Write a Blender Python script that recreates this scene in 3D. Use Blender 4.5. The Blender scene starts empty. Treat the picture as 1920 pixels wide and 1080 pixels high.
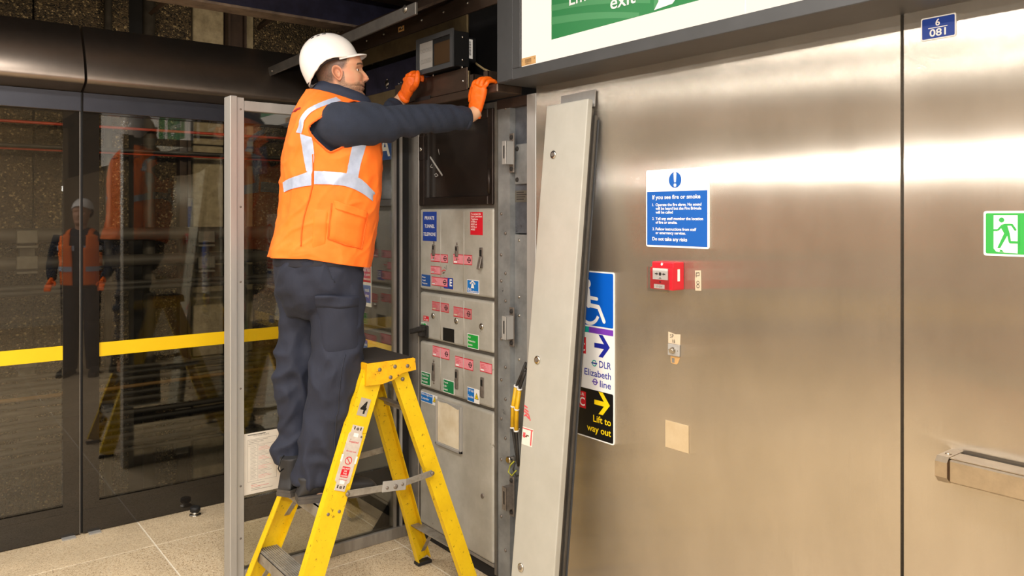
import bpy, bmesh, math, random
import numpy as np
from mathutils import Vector, Matrix, noise

random.seed(7)
SC = bpy.context.scene
COL = SC.collection
R = math.radians

# ------------------------------------------------------------------ camera
CAM_H, YAW, FPX, HOR = 1.62, R(38.2), 1470.0, 405.0
cd = bpy.data.cameras.new('camera'); cam = bpy.data.objects.new('camera', cd); COL.objects.link(cam)
cam.location = (0, 0, CAM_H); cam.rotation_euler = (R(90), 0, -YAW)
cd.sensor_width = 36; cd.lens = FPX / 1920 * 36; cd.shift_y = -(540 - HOR) / 1920
cd.clip_start = 0.02
SC.camera = cam

# ------------------------------------------------------------------ world, exposure, lights
w = bpy.data.worlds.new('world'); SC.world = w; w.use_nodes = True
w.node_tree.nodes['Background'].inputs[0].default_value = (0.55, 0.5, 0.45, 1)
w.node_tree.nodes['Background'].inputs[1].default_value = 0.03
SC.view_settings.view_transform = 'Standard'; SC.view_settings.look = 'None'
SC.view_settings.gamma = 1; SC.view_settings.use_curve_mapping = False
SC.view_settings.exposure = -0.45

def area(name, loc, rot, sx, sy, power, col):
    l = bpy.data.lights.new(name, 'AREA'); l.shape = 'RECTANGLE'; l.size = sx; l.size_y = sy
    l.energy = power; l.color = col
    o = bpy.data.objects.new(name, l); COL.objects.link(o); o.location = loc; o.rotation_euler = rot
    return o
WARM = (1.0, 0.945, 0.88)
area('ceiling_lamp_light', (0.55, 0.9, 2.93), (0, 0, 0), 0.22, 2.4, 95, WARM)
area('ceiling_lamp_light', (-1.5, 1.2, 2.93), (0, 0, 0), 0.22, 2.4, 110, WARM)
area('ceiling_lamp_light', (-3.4, 0.6, 2.93), (0, 0, 0), 0.22, 2.4, 150, WARM)
area('ceiling_lamp_light', (-1.0, -2.4, 2.93), (0, 0, 0), 0.22, 2.4, 110, WARM)
area('ceiling_lamp_light', (-0.5, 3.45, 2.90), (0, 0, 0), 2.0, 0.16, 60, WARM)  # added fill over the platform edge, brightens doors, floor and the worker's far side
# the photographer's flash, just above the lens
fl = bpy.data.lights.new('camera_flash_light', 'AREA'); fl.shape = 'RECTANGLE'; fl.size = 0.09; fl.size_y = 0.05
fl.energy = 26; fl.color = (1.0, 0.98, 0.96); fl.spread = R(150)
flo = bpy.data.objects.new('camera_flash_light', fl); COL.objects.link(flo)
flo.location = (-0.02, 0.02, 1.895); flo.rotation_euler = (R(90), 0, -YAW)
# added fill light behind the screen doors that brightens the tunnel wall
area('tunnel_fill_light', (1.4, 4.78, 2.42), (R(88), 0, 0), 3.4, 0.12, 60, (1.0, 0.83, 0.6))

# ------------------------------------------------------------------ pixel rays -> points on real planes
CA, SA = math.cos(YAW), math.sin(YAW)
def ray(px, py):
    t = (px - 960) / FPX; v = (HOR - py) / FPX
    return Vector((SA + CA * t, CA - SA * t, v))
def P(px, py, X=None, Y=None, Z=None):
    d = ray(px, py)
    s = X / d.x if X is not None else Y / d.y if Y is not None else (Z - CAM_H) / d.z
    return Vector((s * d.x, s * d.y, CAM_H + s * d.z))
def YP(px, X): return P(px, 400, X=X).y
def XP(px, Y): return P(px, 400, Y=Y).x
def ZP(px, py, X=None, Y=None): return P(px, py, X=X, Y=Y).z

# ------------------------------------------------------------------ objects
def obj(name, mesh, mats=None, parent=None):
    o = bpy.data.objects.new(name, mesh); COL.objects.link(o)
    if mats is not None:
        if not isinstance(mats, (list, tuple)): mats = [mats]
        for m in mats: mesh.materials.append(m)
    if parent is not None: o.parent = parent
    return o
def tag(o, label, cat, group=None):
    o['label'] = label; o['category'] = cat
    if group: o['group'] = group
    return o
def thing(name, label, cat, loc=(0, 0, 0), group=None):
    o = bpy.data.objects.new(name, None); COL.objects.link(o); o.location = loc; o.empty_display_size = .1
    return tag(o, label, cat, group)
def struct(o):
    o['kind'] = 'structure'; return o
def sgroup(name, loc=(0, 0, 0)):
    o = bpy.data.objects.new(name, None); COL.objects.link(o); o.location = loc
    return struct(o)

class MB:
    """collects shapes (world coordinates) into one mesh"""
    def __init__(s): s.bm = bmesh.new(); s.uvs = {}
    def face(s, pts, m=0):
        vs = [s.bm.verts.new(p) for p in pts]
        f = s.bm.faces.new(vs); f.material_index = m; return f
    def box(s, a, b, bev=0.0, m=0, seg=1):
        x0, x1 = sorted((a[0], b[0])); y0, y1 = sorted((a[1], b[1])); z0, z1 = sorted((a[2], b[2]))
        return s.obox(Vector(((x0+x1)/2, (y0+y1)/2, (z0+z1)/2)), (1,0,0), (0,1,0), (0,0,1), (x1-x0)/2, (y1-y0)/2, (z1-z0)/2, bev, m, seg)
    def obox(s, c, ex, ey, ez, hx, hy, hz, bev=0.0, m=0, seg=1):
        c = Vector(c); ex = Vector(ex); ey = Vector(ey); ez = Vector(ez)
        v = {}
        for i in (-1, 1):
            for j in (-1, 1):
                for k in (-1, 1):
                    v[i, j, k] = s.bm.verts.new(c + ex*hx*i + ey*hy*j + ez*hz*k)
        q = [[(-1,-1,-1),(-1,-1,1),(-1,1,1),(-1,1,-1)], [(1,-1,-1),(1,1,-1),(1,1,1),(1,-1,1)],
             [(-1,-1,-1),(1,-1,-1),(1,-1,1),(-1,-1,1)], [(-1,1,-1),(-1,1,1),(1,1,1),(1,1,-1)],
             [(-1,-1,-1),(-1,1,-1),(1,1,-1),(1,-1,-1)], [(-1,-1,1),(1,-1,1),(1,1,1),(-1,1,1)]]
        fs = []
        for f in q:
            ff = s.bm.faces.new([v[t] for t in f]); ff.material_index = m; fs.append(ff)
        if bev > 0:
            es = list({e for f in fs for e in f.edges})
            r = bmesh.ops.bevel(s.bm, geom=es, offset=bev, segments=seg, affect='EDGES', profile=.5)
            for f in r['faces']: f.material_index = m
        return s
    def bar(s, p0, p1, wdir, w, t, bev=0.0, m=0):
        """rectangular bar from p0 to p1: width w along wdir, thickness t across"""
        p0 = Vector(p0); p1 = Vector(p1); ez = (p1-p0).normalized()
        ex = Vector(wdir); ex = (ex - ez*ex.dot(ez)).normalized(); ey = ez.cross(ex)
        return s.obox((p0+p1)/2, ex, ey, ez, w/2, t/2, (p1-p0).length/2, bev, m)
    def tube(s, pts, rad, n=10, m=0, caps=True):
        pts = [Vector(p) for p in pts]
        rads = rad if isinstance(rad, (list, tuple)) else [rad]*len(pts)
        rings = []; prev = None
        for i, p in enumerate(pts):
            t = (pts[min(i+1, len(pts)-1)] - pts[max(i-1, 0)]).normalized()
            if prev is None:
                a = Vector((0, 0, 1)) if abs(t.z) < .9 else Vector((1, 0, 0))
                u = t.cross(a).normalized()
            else:
                u = (prev - t*prev.dot(t)).normalized()
            prev = u; v = t.cross(u)
            rings.append([s.bm.verts.new(p + (u*math.cos(2*math.pi*k/n) + v*math.sin(2*math.pi*k/n))*rads[i]) for k in range(n)])
        for a, b in zip(rings, rings[1:]):
            for k in range(n):
                f = s.bm.faces.new((a[k], a[(k+1) % n], b[(k+1) % n], b[k])); f.material_index = m; f.smooth = True
        if caps:
            f = s.bm.faces.new(rings[0][::-1]); f.material_index = m
            f = s.bm.faces.new(rings[-1]); f.material_index = m
        return s
    def cyl(s, p0, p1, r, n=16, m=0, r1=None): return s.tube([p0, p1], [r, r if r1 is None else r1], n, m)
    def dome(s, c, nrm, r, h, n=10, m=0):
        c = Vector(c); nrm = Vector(nrm).normalized()
        return s.tube([c - nrm*.001, c + nrm*h*.45, c + nrm*h*.85, c + nrm*h], [r, r*.92, r*.6, r*.12], n, m)
    def prism(s, poly, ext, m=0):
        """poly: list of 3d points, extruded by vector ext"""
        ext = Vector(ext); a = [s.bm.verts.new(Vector(p)) for p in poly]; b = [s.bm.verts.new(Vector(p)+ext) for p in poly]
        n = len(a)
        s.bm.faces.new(a[::-1]).material_index = m; s.bm.faces.new(b).material_index = m
        for i in range(n):
            s.bm.faces.new((a[i], a[(i+1) % n], b[(i+1) % n], b[i])).material_index = m
        return s
    def grid(s, rows, m=0, closed=False, smooth=True):
        vs = [[s.bm.verts.new(p) for p in r] for r in rows]
        for a, b in zip(vs, vs[1:]):
            n = len(a)
            for k in range(n if closed else n-1):
                f = s.bm.faces.new((a[k], a[(k+1) % n], b[(k+1) % n], b[k])); f.material_index = m; f.smooth = smooth
        return vs
    def mesh(s, name, origin=None):
        bmesh.ops.recalc_face_normals(s.bm, faces=s.bm.faces)
        if origin is not None: bmesh.ops.translate(s.bm, verts=s.bm.verts, vec=-Vector(origin))
        me = bpy.data.meshes.new(name); s.bm.to_mesh(me); s.bm.free(); return me
    def build(s, name, mats, parent=None, kind=None):
        org = None
        q = parent
        if q is not None:
            org = Vector((0, 0, 0))
            while q is not None: org += Vector(q.location); q = q.parent
        o = obj(name, s.mesh(name, org), mats, parent)
        if kind: o['kind'] = kind
        return o

# ------------------------------------------------------------------ materials
def srgb(r, g, b):
    f = lambda c: c/12.92 if c <= .04045 else ((c+.055)/1.055)**2.4
    return (f(r/255), f(g/255), f(b/255), 1)
def mat(name, col, rough=.5, metal=0.0, col2=None, scale=20., var=.5, bump=0., bscale=None, detail=4, stretch=None,
        spots=None, spotscale=60., spotamt=.5, emis=None, spec=None, coat=0.):
    m = bpy.data.materials.new(name); m.use_nodes = True
    nt = m.node_tree; N = nt.nodes; L = nt.links; b = N['Principled BSDF']
    b.inputs['Base Color'].default_value = col; b.inputs['Roughness'].default_value = rough; b.inputs['Metallic'].default_value = metal
    if spec is not None: b.inputs['Specular IOR Level'].default_value = spec
    if coat: b.inputs['Coat Weight'].default_value = coat; b.inputs['Coat Roughness'].default_value = .15
    tc = N.new('ShaderNodeTexCoord'); mp = N.new('ShaderNodeMapping'); L.new(tc.outputs['Object'], mp.inputs[0])
    if stretch: mp.inputs['Scale'].default_value = stretch
    out = None
    if col2 is not None:
        n = N.new('ShaderNodeTexNoise'); n.inputs['Scale'].default_value = scale; n.inputs['Detail'].default_value = detail
        n.inputs['Roughness'].default_value = .65
        L.new(mp.outputs[0], n.inputs['Vector'])
        r = N.new('ShaderNodeValToRGB'); r.color_ramp.elements[0].position = .5-var/2; r.color_ramp.elements[1].position = .5+var/2
        r.color_ramp.elements[0].color = col; r.color_ramp.elements[1].color = col2
        L.new(n.outputs['Fac'], r.inputs[0]); out = r.outputs[0]
    if spots is not None:
        n = N.new('ShaderNodeTexNoise'); n.inputs['Scale'].default_value = spotscale; n.inputs['Detail'].default_value = 6
        n.inputs['Roughness'].default_value = .75
        L.new(tc.outputs['Object'], n.inputs['Vector'])
        r = N.new('ShaderNodeValToRGB'); r.color_ramp.elements[0].position = spotamt; r.color_ramp.elements[1].position = spotamt+.06
        r.color_ramp.elements[0].color = (0, 0, 0, 1); r.color_ramp.elements[1].color = (1, 1, 1, 1)
        L.new(n.outputs['Fac'], r.inputs[0])
        mx = N.new('ShaderNodeMix'); mx.data_type = 'RGBA'
        L.new(r.outputs[0], mx.inputs['Factor'])
        if out: L.new(out, mx.inputs['A'])
        else: mx.inputs['A'].default_value = col
        mx.inputs['B'].default_value = spots; out = mx.outputs['Result']
    if out: L.new(out, b.inputs['Base Color'])
    if bump:
        n = N.new('ShaderNodeTexNoise'); n.inputs['Scale'].default_value = bscale or scale*3; n.inputs['Detail'].default_value = 5
        L.new(mp.outputs[0], n.inputs['Vector'])
        bp = N.new('ShaderNodeBump'); bp.inputs['Strength'].default_value = bump; bp.inputs['Distance'].default_value = .01
        L.new(n.outputs['Fac'], bp.inputs['Height']); L.new(bp.outputs[0], b.inputs['Normal'])
    if emis:
        b.inputs['Emission Color'].default_value = emis[0]; b.inputs['Emission Strength'].default_value = emis[1]
    return m

def glass_mat(name, tint, rough=.0, ior=1.5, dirt=.03):
    m = bpy.data.materials.new(name); m.use_nodes = True
    nt = m.node_tree; N = nt.nodes; L = nt.links; N.remove(N['Principled BSDF'])
    out = N['Material Output']
    tr = N.new('ShaderNodeBsdfTransparent'); tr.inputs[0].default_value = tint
    gl = N.new('ShaderNodeBsdfGlossy'); gl.inputs['Roughness'].default_value = rough; gl.inputs['Color'].default_value = (.95, .95, .95, 1)
    fr = N.new('ShaderNodeFresnel'); fr.inputs['IOR'].default_value = ior
    mx = N.new('ShaderNodeMixShader'); L.new(fr.outputs[0], mx.inputs[0]); L.new(tr.outputs[0], mx.inputs[1]); L.new(gl.outputs[0], mx.inputs[2])
    df = N.new('ShaderNodeBsdfDiffuse'); df.inputs['Color'].default_value = (.45, .4, .33, 1)
    no = N.new('ShaderNodeTexNoise'); no.inputs['Scale'].default_value = 4; tc = N.new('ShaderNodeTexCoord'); L.new(tc.outputs['Object'], no.inputs['Vector'])
    mu = N.new('ShaderNodeMath'); mu.operation = 'MULTIPLY'; mu.inputs[1].default_value = dirt*2; L.new(no.outputs['Fac'], mu.inputs[0])
    m2 = N.new('ShaderNodeMixShader'); L.new(mu.outputs[0], m2.inputs[0]); L.new(mx.outputs[0], m2.inputs[1]); L.new(df.outputs[0], m2.inputs[2])
    L.new(m2.outputs[0], out.inputs['Surface'])
    return m

def brushed(name, col, col2, rough, aniso, lo=.92, hi=1.06):
    """stainless steel with vertical grain, tangent along u (horizontal)"""
    m = bpy.data.materials.new(name); m.use_nodes = True
    nt = m.node_tree; N = nt.nodes; L = nt.links; b = N['Principled BSDF']
    b.inputs['Metallic'].default_value = .9; b.inputs['Roughness'].default_value = rough
    b.inputs['Anisotropic'].default_value = aniso
    tg = N.new('ShaderNodeTangent'); tg.direction_type = 'UV_MAP'; tg.uv_map = 'UVMap'; L.new(tg.outputs[0], b.inputs['Tangent'])
    tc = N.new('ShaderNodeTexCoord')
    mp = N.new('ShaderNodeMapping'); mp.inputs['Scale'].default_value = (160, 160, 1.2); L.new(tc.outputs['Object'], mp.inputs[0])
    n = N.new('ShaderNodeTexNoise'); n.inputs['Scale'].default_value = 2.2; n.inputs['Detail'].default_value = 6; L.new(mp.outputs[0], n.inputs['Vector'])
    n2 = N.new('ShaderNodeTexNoise'); n2.inputs['Scale'].default_value = 2.3; n2.inputs['Detail'].default_value = 5; n2.inputs['Roughness'].default_value = .6
    mp2 = N.new('ShaderNodeMapping'); mp2.inputs['Scale'].default_value = (1.6, 1.6, .8); L.new(tc.outputs['Object'], mp2.inputs[0]); L.new(mp2.outputs[0], n2.inputs['Vector'])
    r = N.new('ShaderNodeValToRGB'); r.color_ramp.elements[0].position = .35; r.color_ramp.elements[1].position = .65
    r.color_ramp.elements[0].color = col; r.color_ramp.elements[1].color = col2
    L.new(n2.outputs['Fac'], r.inputs[0])
    mr = N.new('ShaderNodeMapRange'); mr.inputs['To Min'].default_value = lo; mr.inputs['To Max'].default_value = hi
    L.new(n.outputs['Fac'], mr.inputs['Value'])
    mx = N.new('ShaderNodeMix'); mx.data_type = 'RGBA'; mx.blend_type = 'MULTIPLY'; mx.inputs['Factor'].default_value = 1
    L.new(r.outputs[0], mx.inputs['A']); L.new(mr.outputs[0], mx.inputs['B']); L.new(mx.outputs['Result'], b.inputs['Base Color'])
    rr = N.new('ShaderNodeMapRange'); rr.inputs['To Min'].default_value = rough-.03; rr.inputs['To Max'].default_value = rough+.03
    L.new(n2.outputs['Fac'], rr.inputs['Value']); L.new(rr.outputs[0], b.inputs['Roughness'])
    # fine vertical scratches tilt the surface sideways, so reflections smear horizontally
    def wn(sc):
        q = N.new('ShaderNodeMapping'); q.inputs['Scale'].default_value = (sc, sc, sc*.02); L.new(tc.outputs['Object'], q.inputs[0])
        x = N.new('ShaderNodeTexWhiteNoise'); x.noise_dimensions = '3D'; L.new(q.outputs[0], x.inputs['Vector']); return x.outputs['Value']
    ad = N.new('ShaderNodeMath'); ad.operation = 'ADD'; L.new(wn(7000), ad.inputs[0]); L.new(wn(4100), ad.inputs[1])
    sb = N.new('ShaderNodeMath'); sb.operation = 'SUBTRACT'; L.new(ad.outputs[0], sb.inputs[0]); sb.inputs[1].default_value = 1
    ge = N.new('ShaderNodeNewGeometry'); sc_ = N.new('ShaderNodeVectorMath'); sc_.operation = 'SCALE'; L.new(tg.outputs[0], sc_.inputs[0])
    k = N.new('ShaderNodeMath'); k.operation = 'MULTIPLY'; L.new(sb.outputs[0], k.inputs[0]); k.inputs[1].default_value = .95; L.new(k.outputs[0], sc_.inputs['Scale'])
    va = N.new('ShaderNodeVectorMath'); va.operation = 'ADD'; L.new(ge.outputs['Normal'], va.inputs[0]); L.new(sc_.outputs[0], va.inputs[1])
    nn = N.new('ShaderNodeVectorMath'); nn.operation = 'NORMALIZE'; L.new(va.outputs[0], nn.inputs[0]); L.new(nn.outputs[0], b.inputs['Normal'])
    return m

def aggregate(name, base, dark, pale, scale):
    """exposed aggregate concrete: pebbles of many tones set proud of the matrix"""
    m = bpy.data.materials.new(name); m.use_nodes = True
    nt = m.node_tree; N = nt.nodes; L = nt.links; b = N['Principled BSDF']; b.inputs['Roughness'].default_value = .75
    tc = N.new('ShaderNodeTexCoord')
    v = N.new('ShaderNodeTexVoronoi'); v.inputs['Scale'].default_value = scale; L.new(tc.outputs['Object'], v.inputs['Vector'])
    r = N.new('ShaderNodeValToRGB'); e = r.color_ramp.elements
    e[0].position = 0; e[0].color = dark; e[1].position = 1; e[1].color = pale
    a = e.new(.55); a.color = base; a2 = e.new(.88); a2.color = base
    sp = N.new('ShaderNodeSeparateColor'); L.new(v.outputs['Color'], sp.inputs[0]); L.new(sp.outputs[0], r.inputs[0])
    n = N.new('ShaderNodeTexNoise'); n.inputs['Scale'].default_value = 2.5; n.inputs['Detail'].default_value = 5; L.new(tc.outputs['Object'], n.inputs['Vector'])
    mr = N.new('ShaderNodeMapRange'); mr.inputs['From Min'].default_value = .3; mr.inputs['From Max'].default_value = .7
    mr.inputs['To Min'].default_value = .45; mr.inputs['To Max'].default_value = 1.15; L.new(n.outputs['Fac'], mr.inputs['Value'])
    mx = N.new('ShaderNodeMix'); mx.data_type = 'RGBA'; mx.blend_type = 'MULTIPLY'; mx.inputs['Factor'].default_value = 1
    L.new(r.outputs[0], mx.inputs['A']); L.new(mr.outputs[0], mx.inputs['B']); L.new(mx.outputs['Result'], b.inputs['Base Color'])
    bp = N.new('ShaderNodeBump'); bp.inputs['Strength'].default_value = .9; bp.inputs['Distance'].default_value = .02; bp.invert = True
    L.new(v.outputs['Distance'], bp.inputs['Height']); L.new(bp.outputs[0], b.inputs['Normal'])
    return m

def terrazzo(name):
    m = bpy.data.materials.new(name); m.use_nodes = True
    nt = m.node_tree; N = nt.nodes; L = nt.links; b = N['Principled BSDF']; b.inputs['Roughness'].default_value = .42
    tc = N.new('ShaderNodeTexCoord')
    v = N.new('ShaderNodeTexVoronoi'); v.inputs['Scale'].default_value = 240; L.new(tc.outputs['Object'], v.inputs['Vector'])
    sp = N.new('ShaderNodeSeparateColor'); L.new(v.outputs['Color'], sp.inputs[0])
    r = N.new('ShaderNodeValToRGB'); e = r.color_ramp.elements
    e[0].position = 0; e[0].color = srgb(132, 104, 74); e[1].position = 1; e[1].color = srgb(236, 222, 194)
    a = e.new(.12); a.color = srgb(190, 164, 128); a2 = e.new(.3); a2.color = srgb(216, 194, 160); a3 = e.new(.8); a3.color = srgb(220, 200, 166)
    L.new(sp.outputs[0], r.inputs[0])
    n = N.new('ShaderNodeTexNoise'); n.inputs['Scale'].default_value = 3; n.inputs['Detail'].default_value = 6; L.new(tc.outputs['Object'], n.inputs['Vector'])
    mr = N.new('ShaderNodeMapRange'); mr.inputs['To Min'].default_value = .66; mr.inputs['To Max'].default_value = 1.14; L.new(n.outputs['Fac'], mr.inputs['Value'])
    mx = N.new('ShaderNodeMix'); mx.data_type = 'RGBA'; mx.blend_type = 'MULTIPLY'; mx.inputs['Factor'].default_value = 1
    L.new(r.outputs[0], mx.inputs['A']); L.new(mr.outputs[0], mx.inputs['B']); L.new(mx.outputs['Result'], b.inputs['Base Color'])
    return m

STEEL = brushed('brushed_steel', srgb(194, 186, 173), srgb(210, 202, 189), .19, .95)
STEEL_BAR = mat('handle_steel', srgb(196, 184, 166), .28, 1, srgb(176, 164, 148), 30)
TERR = terrazzo('terrazzo'); GROUT = mat('grout', srgb(236, 228, 210), .8, 0, srgb(220, 210, 190), 30)
REFLBAND = mat('grey_brown_reflection_band', srgb(164, 150, 132), .4, 0, srgb(150, 136, 120), 3)
CEIL = mat('ceiling_cream', srgb(182, 174, 160), .7, 0, srgb(170, 162, 148), 4)
WALLC = mat('wall_cream', srgb(236, 224, 204), .5, 0, srgb(226, 212, 192), 3)
DARKM = mat('near_black', srgb(30, 27, 26), .8, 0, srgb(14, 13, 13), 6)  # near-black brown with random mottling
HEADM = mat('bronze_header', srgb(150, 138, 128), .36, .95, srgb(138, 127, 117), 8)
BANDM = mat('header_band_blue_grey', srgb(48, 50, 60), .45, .3, srgb(42, 43, 52), 12)
FRIT = mat('dark_door_frame', srgb(36, 32, 28), .02, 0, srgb(31, 28, 24), 25, spec=.75)
BLACK = mat('black_rubber', srgb(22, 21, 21), .6)
BLACKP = mat('black_paint', srgb(18, 18, 18), .45)
GLASS = glass_mat('door_glass', (.82, .82, .78, 1), 0, 1.72, .004)
GLASS2 = glass_mat('screen_glass', (.92, .92, .87, 1), 0, 1.75, .004)
YEL = mat('yellow_stripe', srgb(250, 208, 12), .45, 0, srgb(244, 198, 6), 5)
AGG = aggregate('exposed_aggregate', srgb(92, 76, 54), srgb(34, 28, 22), srgb(190, 166, 124), 80)
PALE = mat('pale_concrete', srgb(168, 154, 126), .85, 0, srgb(120, 108, 86), 14, spots=srgb(50, 44, 36), spotscale=30, spotamt=.66, bump=.3)
CONC = mat('track_concrete', srgb(96, 88, 74), .9, 0, srgb(60, 54, 46), 5, bump=.3)
PIPEM = mat('grey_pipe', srgb(88, 82, 73), .5, .3, srgb(62, 56, 50), 10)
RUSTP = mat('rust_brown_column', srgb(70, 52, 42), .7, .2, srgb(46, 34, 28), 12)
CAB_O = mat('red_orange_cable', srgb(190, 66, 34), .5, 0, srgb(150, 46, 26), 8)
CAB_D = mat('dark_cable', srgb(50, 46, 42), .6, 0, srgb(28, 26, 24), 8)
CAB_G = mat('grey_cable', srgb(72, 66, 59), .6, 0, srgb(50, 45, 40), 8)
CAB_Y = mat('ochre_cable', srgb(150, 110, 50), .6, 0, srgb(110, 80, 40), 8)
CLAMP = mat('pale_clamp', srgb(118, 113, 104), .6, .2, srgb(84, 79, 71), 20)
BEAMM = mat('navy_beam', srgb(62, 60, 86), .6, .2, srgb(40, 38, 54), 10)
FLANGE = mat('beige_flange', srgb(158, 138, 118), .6, .2, srgb(96, 82, 72), 10)
ALU = mat('brushed_aluminium', srgb(184, 182, 178), .4, .3, srgb(166, 164, 160), 14, stretch=(1, 1, .1), bump=.03)
ALU2 = mat('worn_aluminium', srgb(172, 168, 162), .42, .45, srgb(132, 127, 120), 18, stretch=(1, 1, .2), bump=.05)
STEELD = mat('dark_brown_steel', srgb(96, 79, 66), .4, .7, srgb(66, 54, 46), 9, stretch=(1, .4, 1), bump=.05)
OLIVE = mat('olive_steel', srgb(116, 100, 70), .45, .7, srgb(82, 70, 50), 8)
FLAPM = mat('grey_flap_edge', srgb(120, 116, 110), .45, .7, srgb(96, 92, 88), 14)
SCREW = mat('screw_steel', srgb(190, 186, 178), .3, 1)
FRAMEG = mat('grey_frame', srgb(70, 71, 73), .5, .3, srgb(61, 62, 63), 6)
FRAMEB = mat('frame_underside', srgb(92, 86, 80), .5, .3, srgb(80, 74, 68), 6)
WHITEP = mat('white_print', srgb(244, 242, 238), .45)
LITW = mat('lit_white_panel', srgb(245, 241, 236), .4, emis=(srgb(255, 249, 240), .34))
LITG = mat('lit_green', srgb(0, 108, 48), .4, emis=(srgb(0, 120, 52), .03))
LITG2 = mat('lit_green_stripe', srgb(52, 126, 74), .4, emis=(srgb(62, 140, 84), .03))
LITS = mat('lit_silver_door', srgb(206, 208, 210), .4, emis=(srgb(206, 208, 210), .05))
GREENP = mat('sign_green', srgb(44, 160, 64), .4)
GREEND = mat('label_green', srgb(22, 128, 72), .45)
GREENL = mat('label_bright_green', srgb(30, 160, 60), .45)
BLUEP = mat('sign_blue', srgb(0, 88, 176), .4)
BLUED = mat('label_royal_blue', srgb(26, 62, 152), .4)
BLUEN = mat('label_navy_blue', srgb(28, 78, 148), .4)
BLUEL = mat('label_sky_blue', srgb(24, 118, 200), .4)
BLUEA = mat('access_blue', srgb(0, 90, 196), .4)
NAVYT = mat('wayfinding_navy', srgb(30, 40, 150), .4)
TEAL = mat('teal_print', srgb(0, 165, 155), .4); PURP = mat('purple_print', srgb(120, 60, 180), .4)
PURPR = mat('purple_roundel', srgb(100, 70, 170), .4)
REDP = mat('sign_red', srgb(214, 26, 44), .4); REDD = mat('label_red', srgb(200, 24, 40), .45)
PINK = mat('pink_label', srgb(232, 156, 164), .5, 0, srgb(222, 130, 142), 60)
PINKD = mat('soiled_pink_label', srgb(206, 130, 134), .6, 0, srgb(170, 100, 104), 60)
BLACKS = mat('sign_black', srgb(18, 18, 20), .35); YELP = mat('print_yellow', srgb(250, 214, 20), .4)
BROWNT = mat('asset_tag_tan', srgb(190, 150, 96), .5); BROWNP = mat('brown_print', srgb(96, 70, 44), .5)
GREYP = mat('grey_print', srgb(120, 116, 110), .5); PAPER = mat('paper', srgb(228, 222, 210), .7, 0, srgb(214, 206, 194), 12)
CREAMT = mat('cream_tape', srgb(206, 190, 164), .7, 0, srgb(190, 172, 146), 30); INK = mat('ink', srgb(46, 40, 38), .7)
REDINK = mat('red_ink', srgb(208, 80, 84), .7)
CABG = mat('cabinet_grey', srgb(184, 181, 171), .42, .08, srgb(160, 156, 145), 6, var=.4, spots=srgb(120, 114, 102), spotscale=14, spotamt=.645)
CABB = mat('cabinet_body', srgb(120, 116, 108), .5, .3, srgb(92, 86, 78), 9)
CHAN = mat('channel_grey', srgb(150, 152, 151), .42, .2, srgb(108, 109, 109), 6, var=.4, spots=srgb(58, 56, 55), spotscale=11, spotamt=.66)
BRONZE = mat('bronze_door', srgb(60, 49, 42), .4, .6, srgb(42, 34, 30), 9)
SMOKE = mat('smoked_pane', srgb(46, 40, 36), .12, .0, srgb(30, 26, 24), 5, spots=srgb(96, 92, 88), spotscale=13, spotamt=.68)
SMEAR = mat('chalk_smear', srgb(160, 158, 152), .8)
CHROME = mat('chrome', srgb(206, 202, 194), .2, 1)
LATCH = mat('latch_steel', srgb(138, 129, 120), .4, .4, srgb(100, 92, 85), 40)
GRIME = mat('grime_black', srgb(30, 28, 27), .85, 0, srgb(52, 48, 44), 90, bump=.6)
PANELG = mat('cover_panel_grey', srgb(186, 185, 176), .42, .15, srgb(170, 168, 158), 5, var=.6, spots=srgb(140, 124, 106), spotscale=20, spotamt=.71)
PANELD = mat('cover_tray_steel', srgb(104, 100, 94), .4, .6, srgb(84, 80, 74), 8)
SOOTP = mat('sooty_plate', srgb(112, 116, 122), .45, .3, srgb(70, 72, 78), 6, var=.4, spots=srgb(36, 36, 38), spotscale=9, spotamt=.62)
LADY = mat('ladder_yellow', srgb(238, 202, 16), .5, 0, srgb(224, 184, 8), 14, spots=srgb(120, 92, 20), spotscale=60, spotamt=.60)
LADC = mat('cap_yellow', srgb(244, 190, 12), .5, 0, srgb(226, 160, 8), 24, spots=srgb(84, 48, 16), spotscale=44, spotamt=.58)
LADT = mat('cap_tread_black', srgb(48, 40, 32), .8, 0, srgb(30, 26, 22), 40, spots=srgb(120, 90, 30), spotscale=24, spotamt=.66)
LADA = mat('ladder_aluminium', srgb(172, 168, 160), .42, .4, srgb(128, 122, 112), 24, spots=srgb(70, 62, 52), spotscale=26, spotamt=.64)
TAGM = mat('tag_holder', srgb(214, 206, 196), .5, 0, srgb(190, 178, 166), 40)
# ------------------------------------------------------------------ flat signs and lettering
_tc = {}
def text_polys(s, bold):
    if (s, bold) in _tc: return _tc[s, bold]
    c = bpy.data.curves.new('lettering', 'FONT'); c.body = s; c.size = 1.0; c.offset = bold; c.resolution_u = 3
    o = bpy.data.objects.new('lettering', c)
    me = bpy.data.meshes.new_from_object(o)
    vs = [(v.co.x, v.co.y) for v in me.vertices]; fs = [tuple(p.vertices) for p in me.polygons]
    bpy.data.objects.remove(o); bpy.data.meshes.remove(me); bpy.data.curves.remove(c)
    _tc[s, bold] = (vs, fs); return vs, fs

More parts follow.
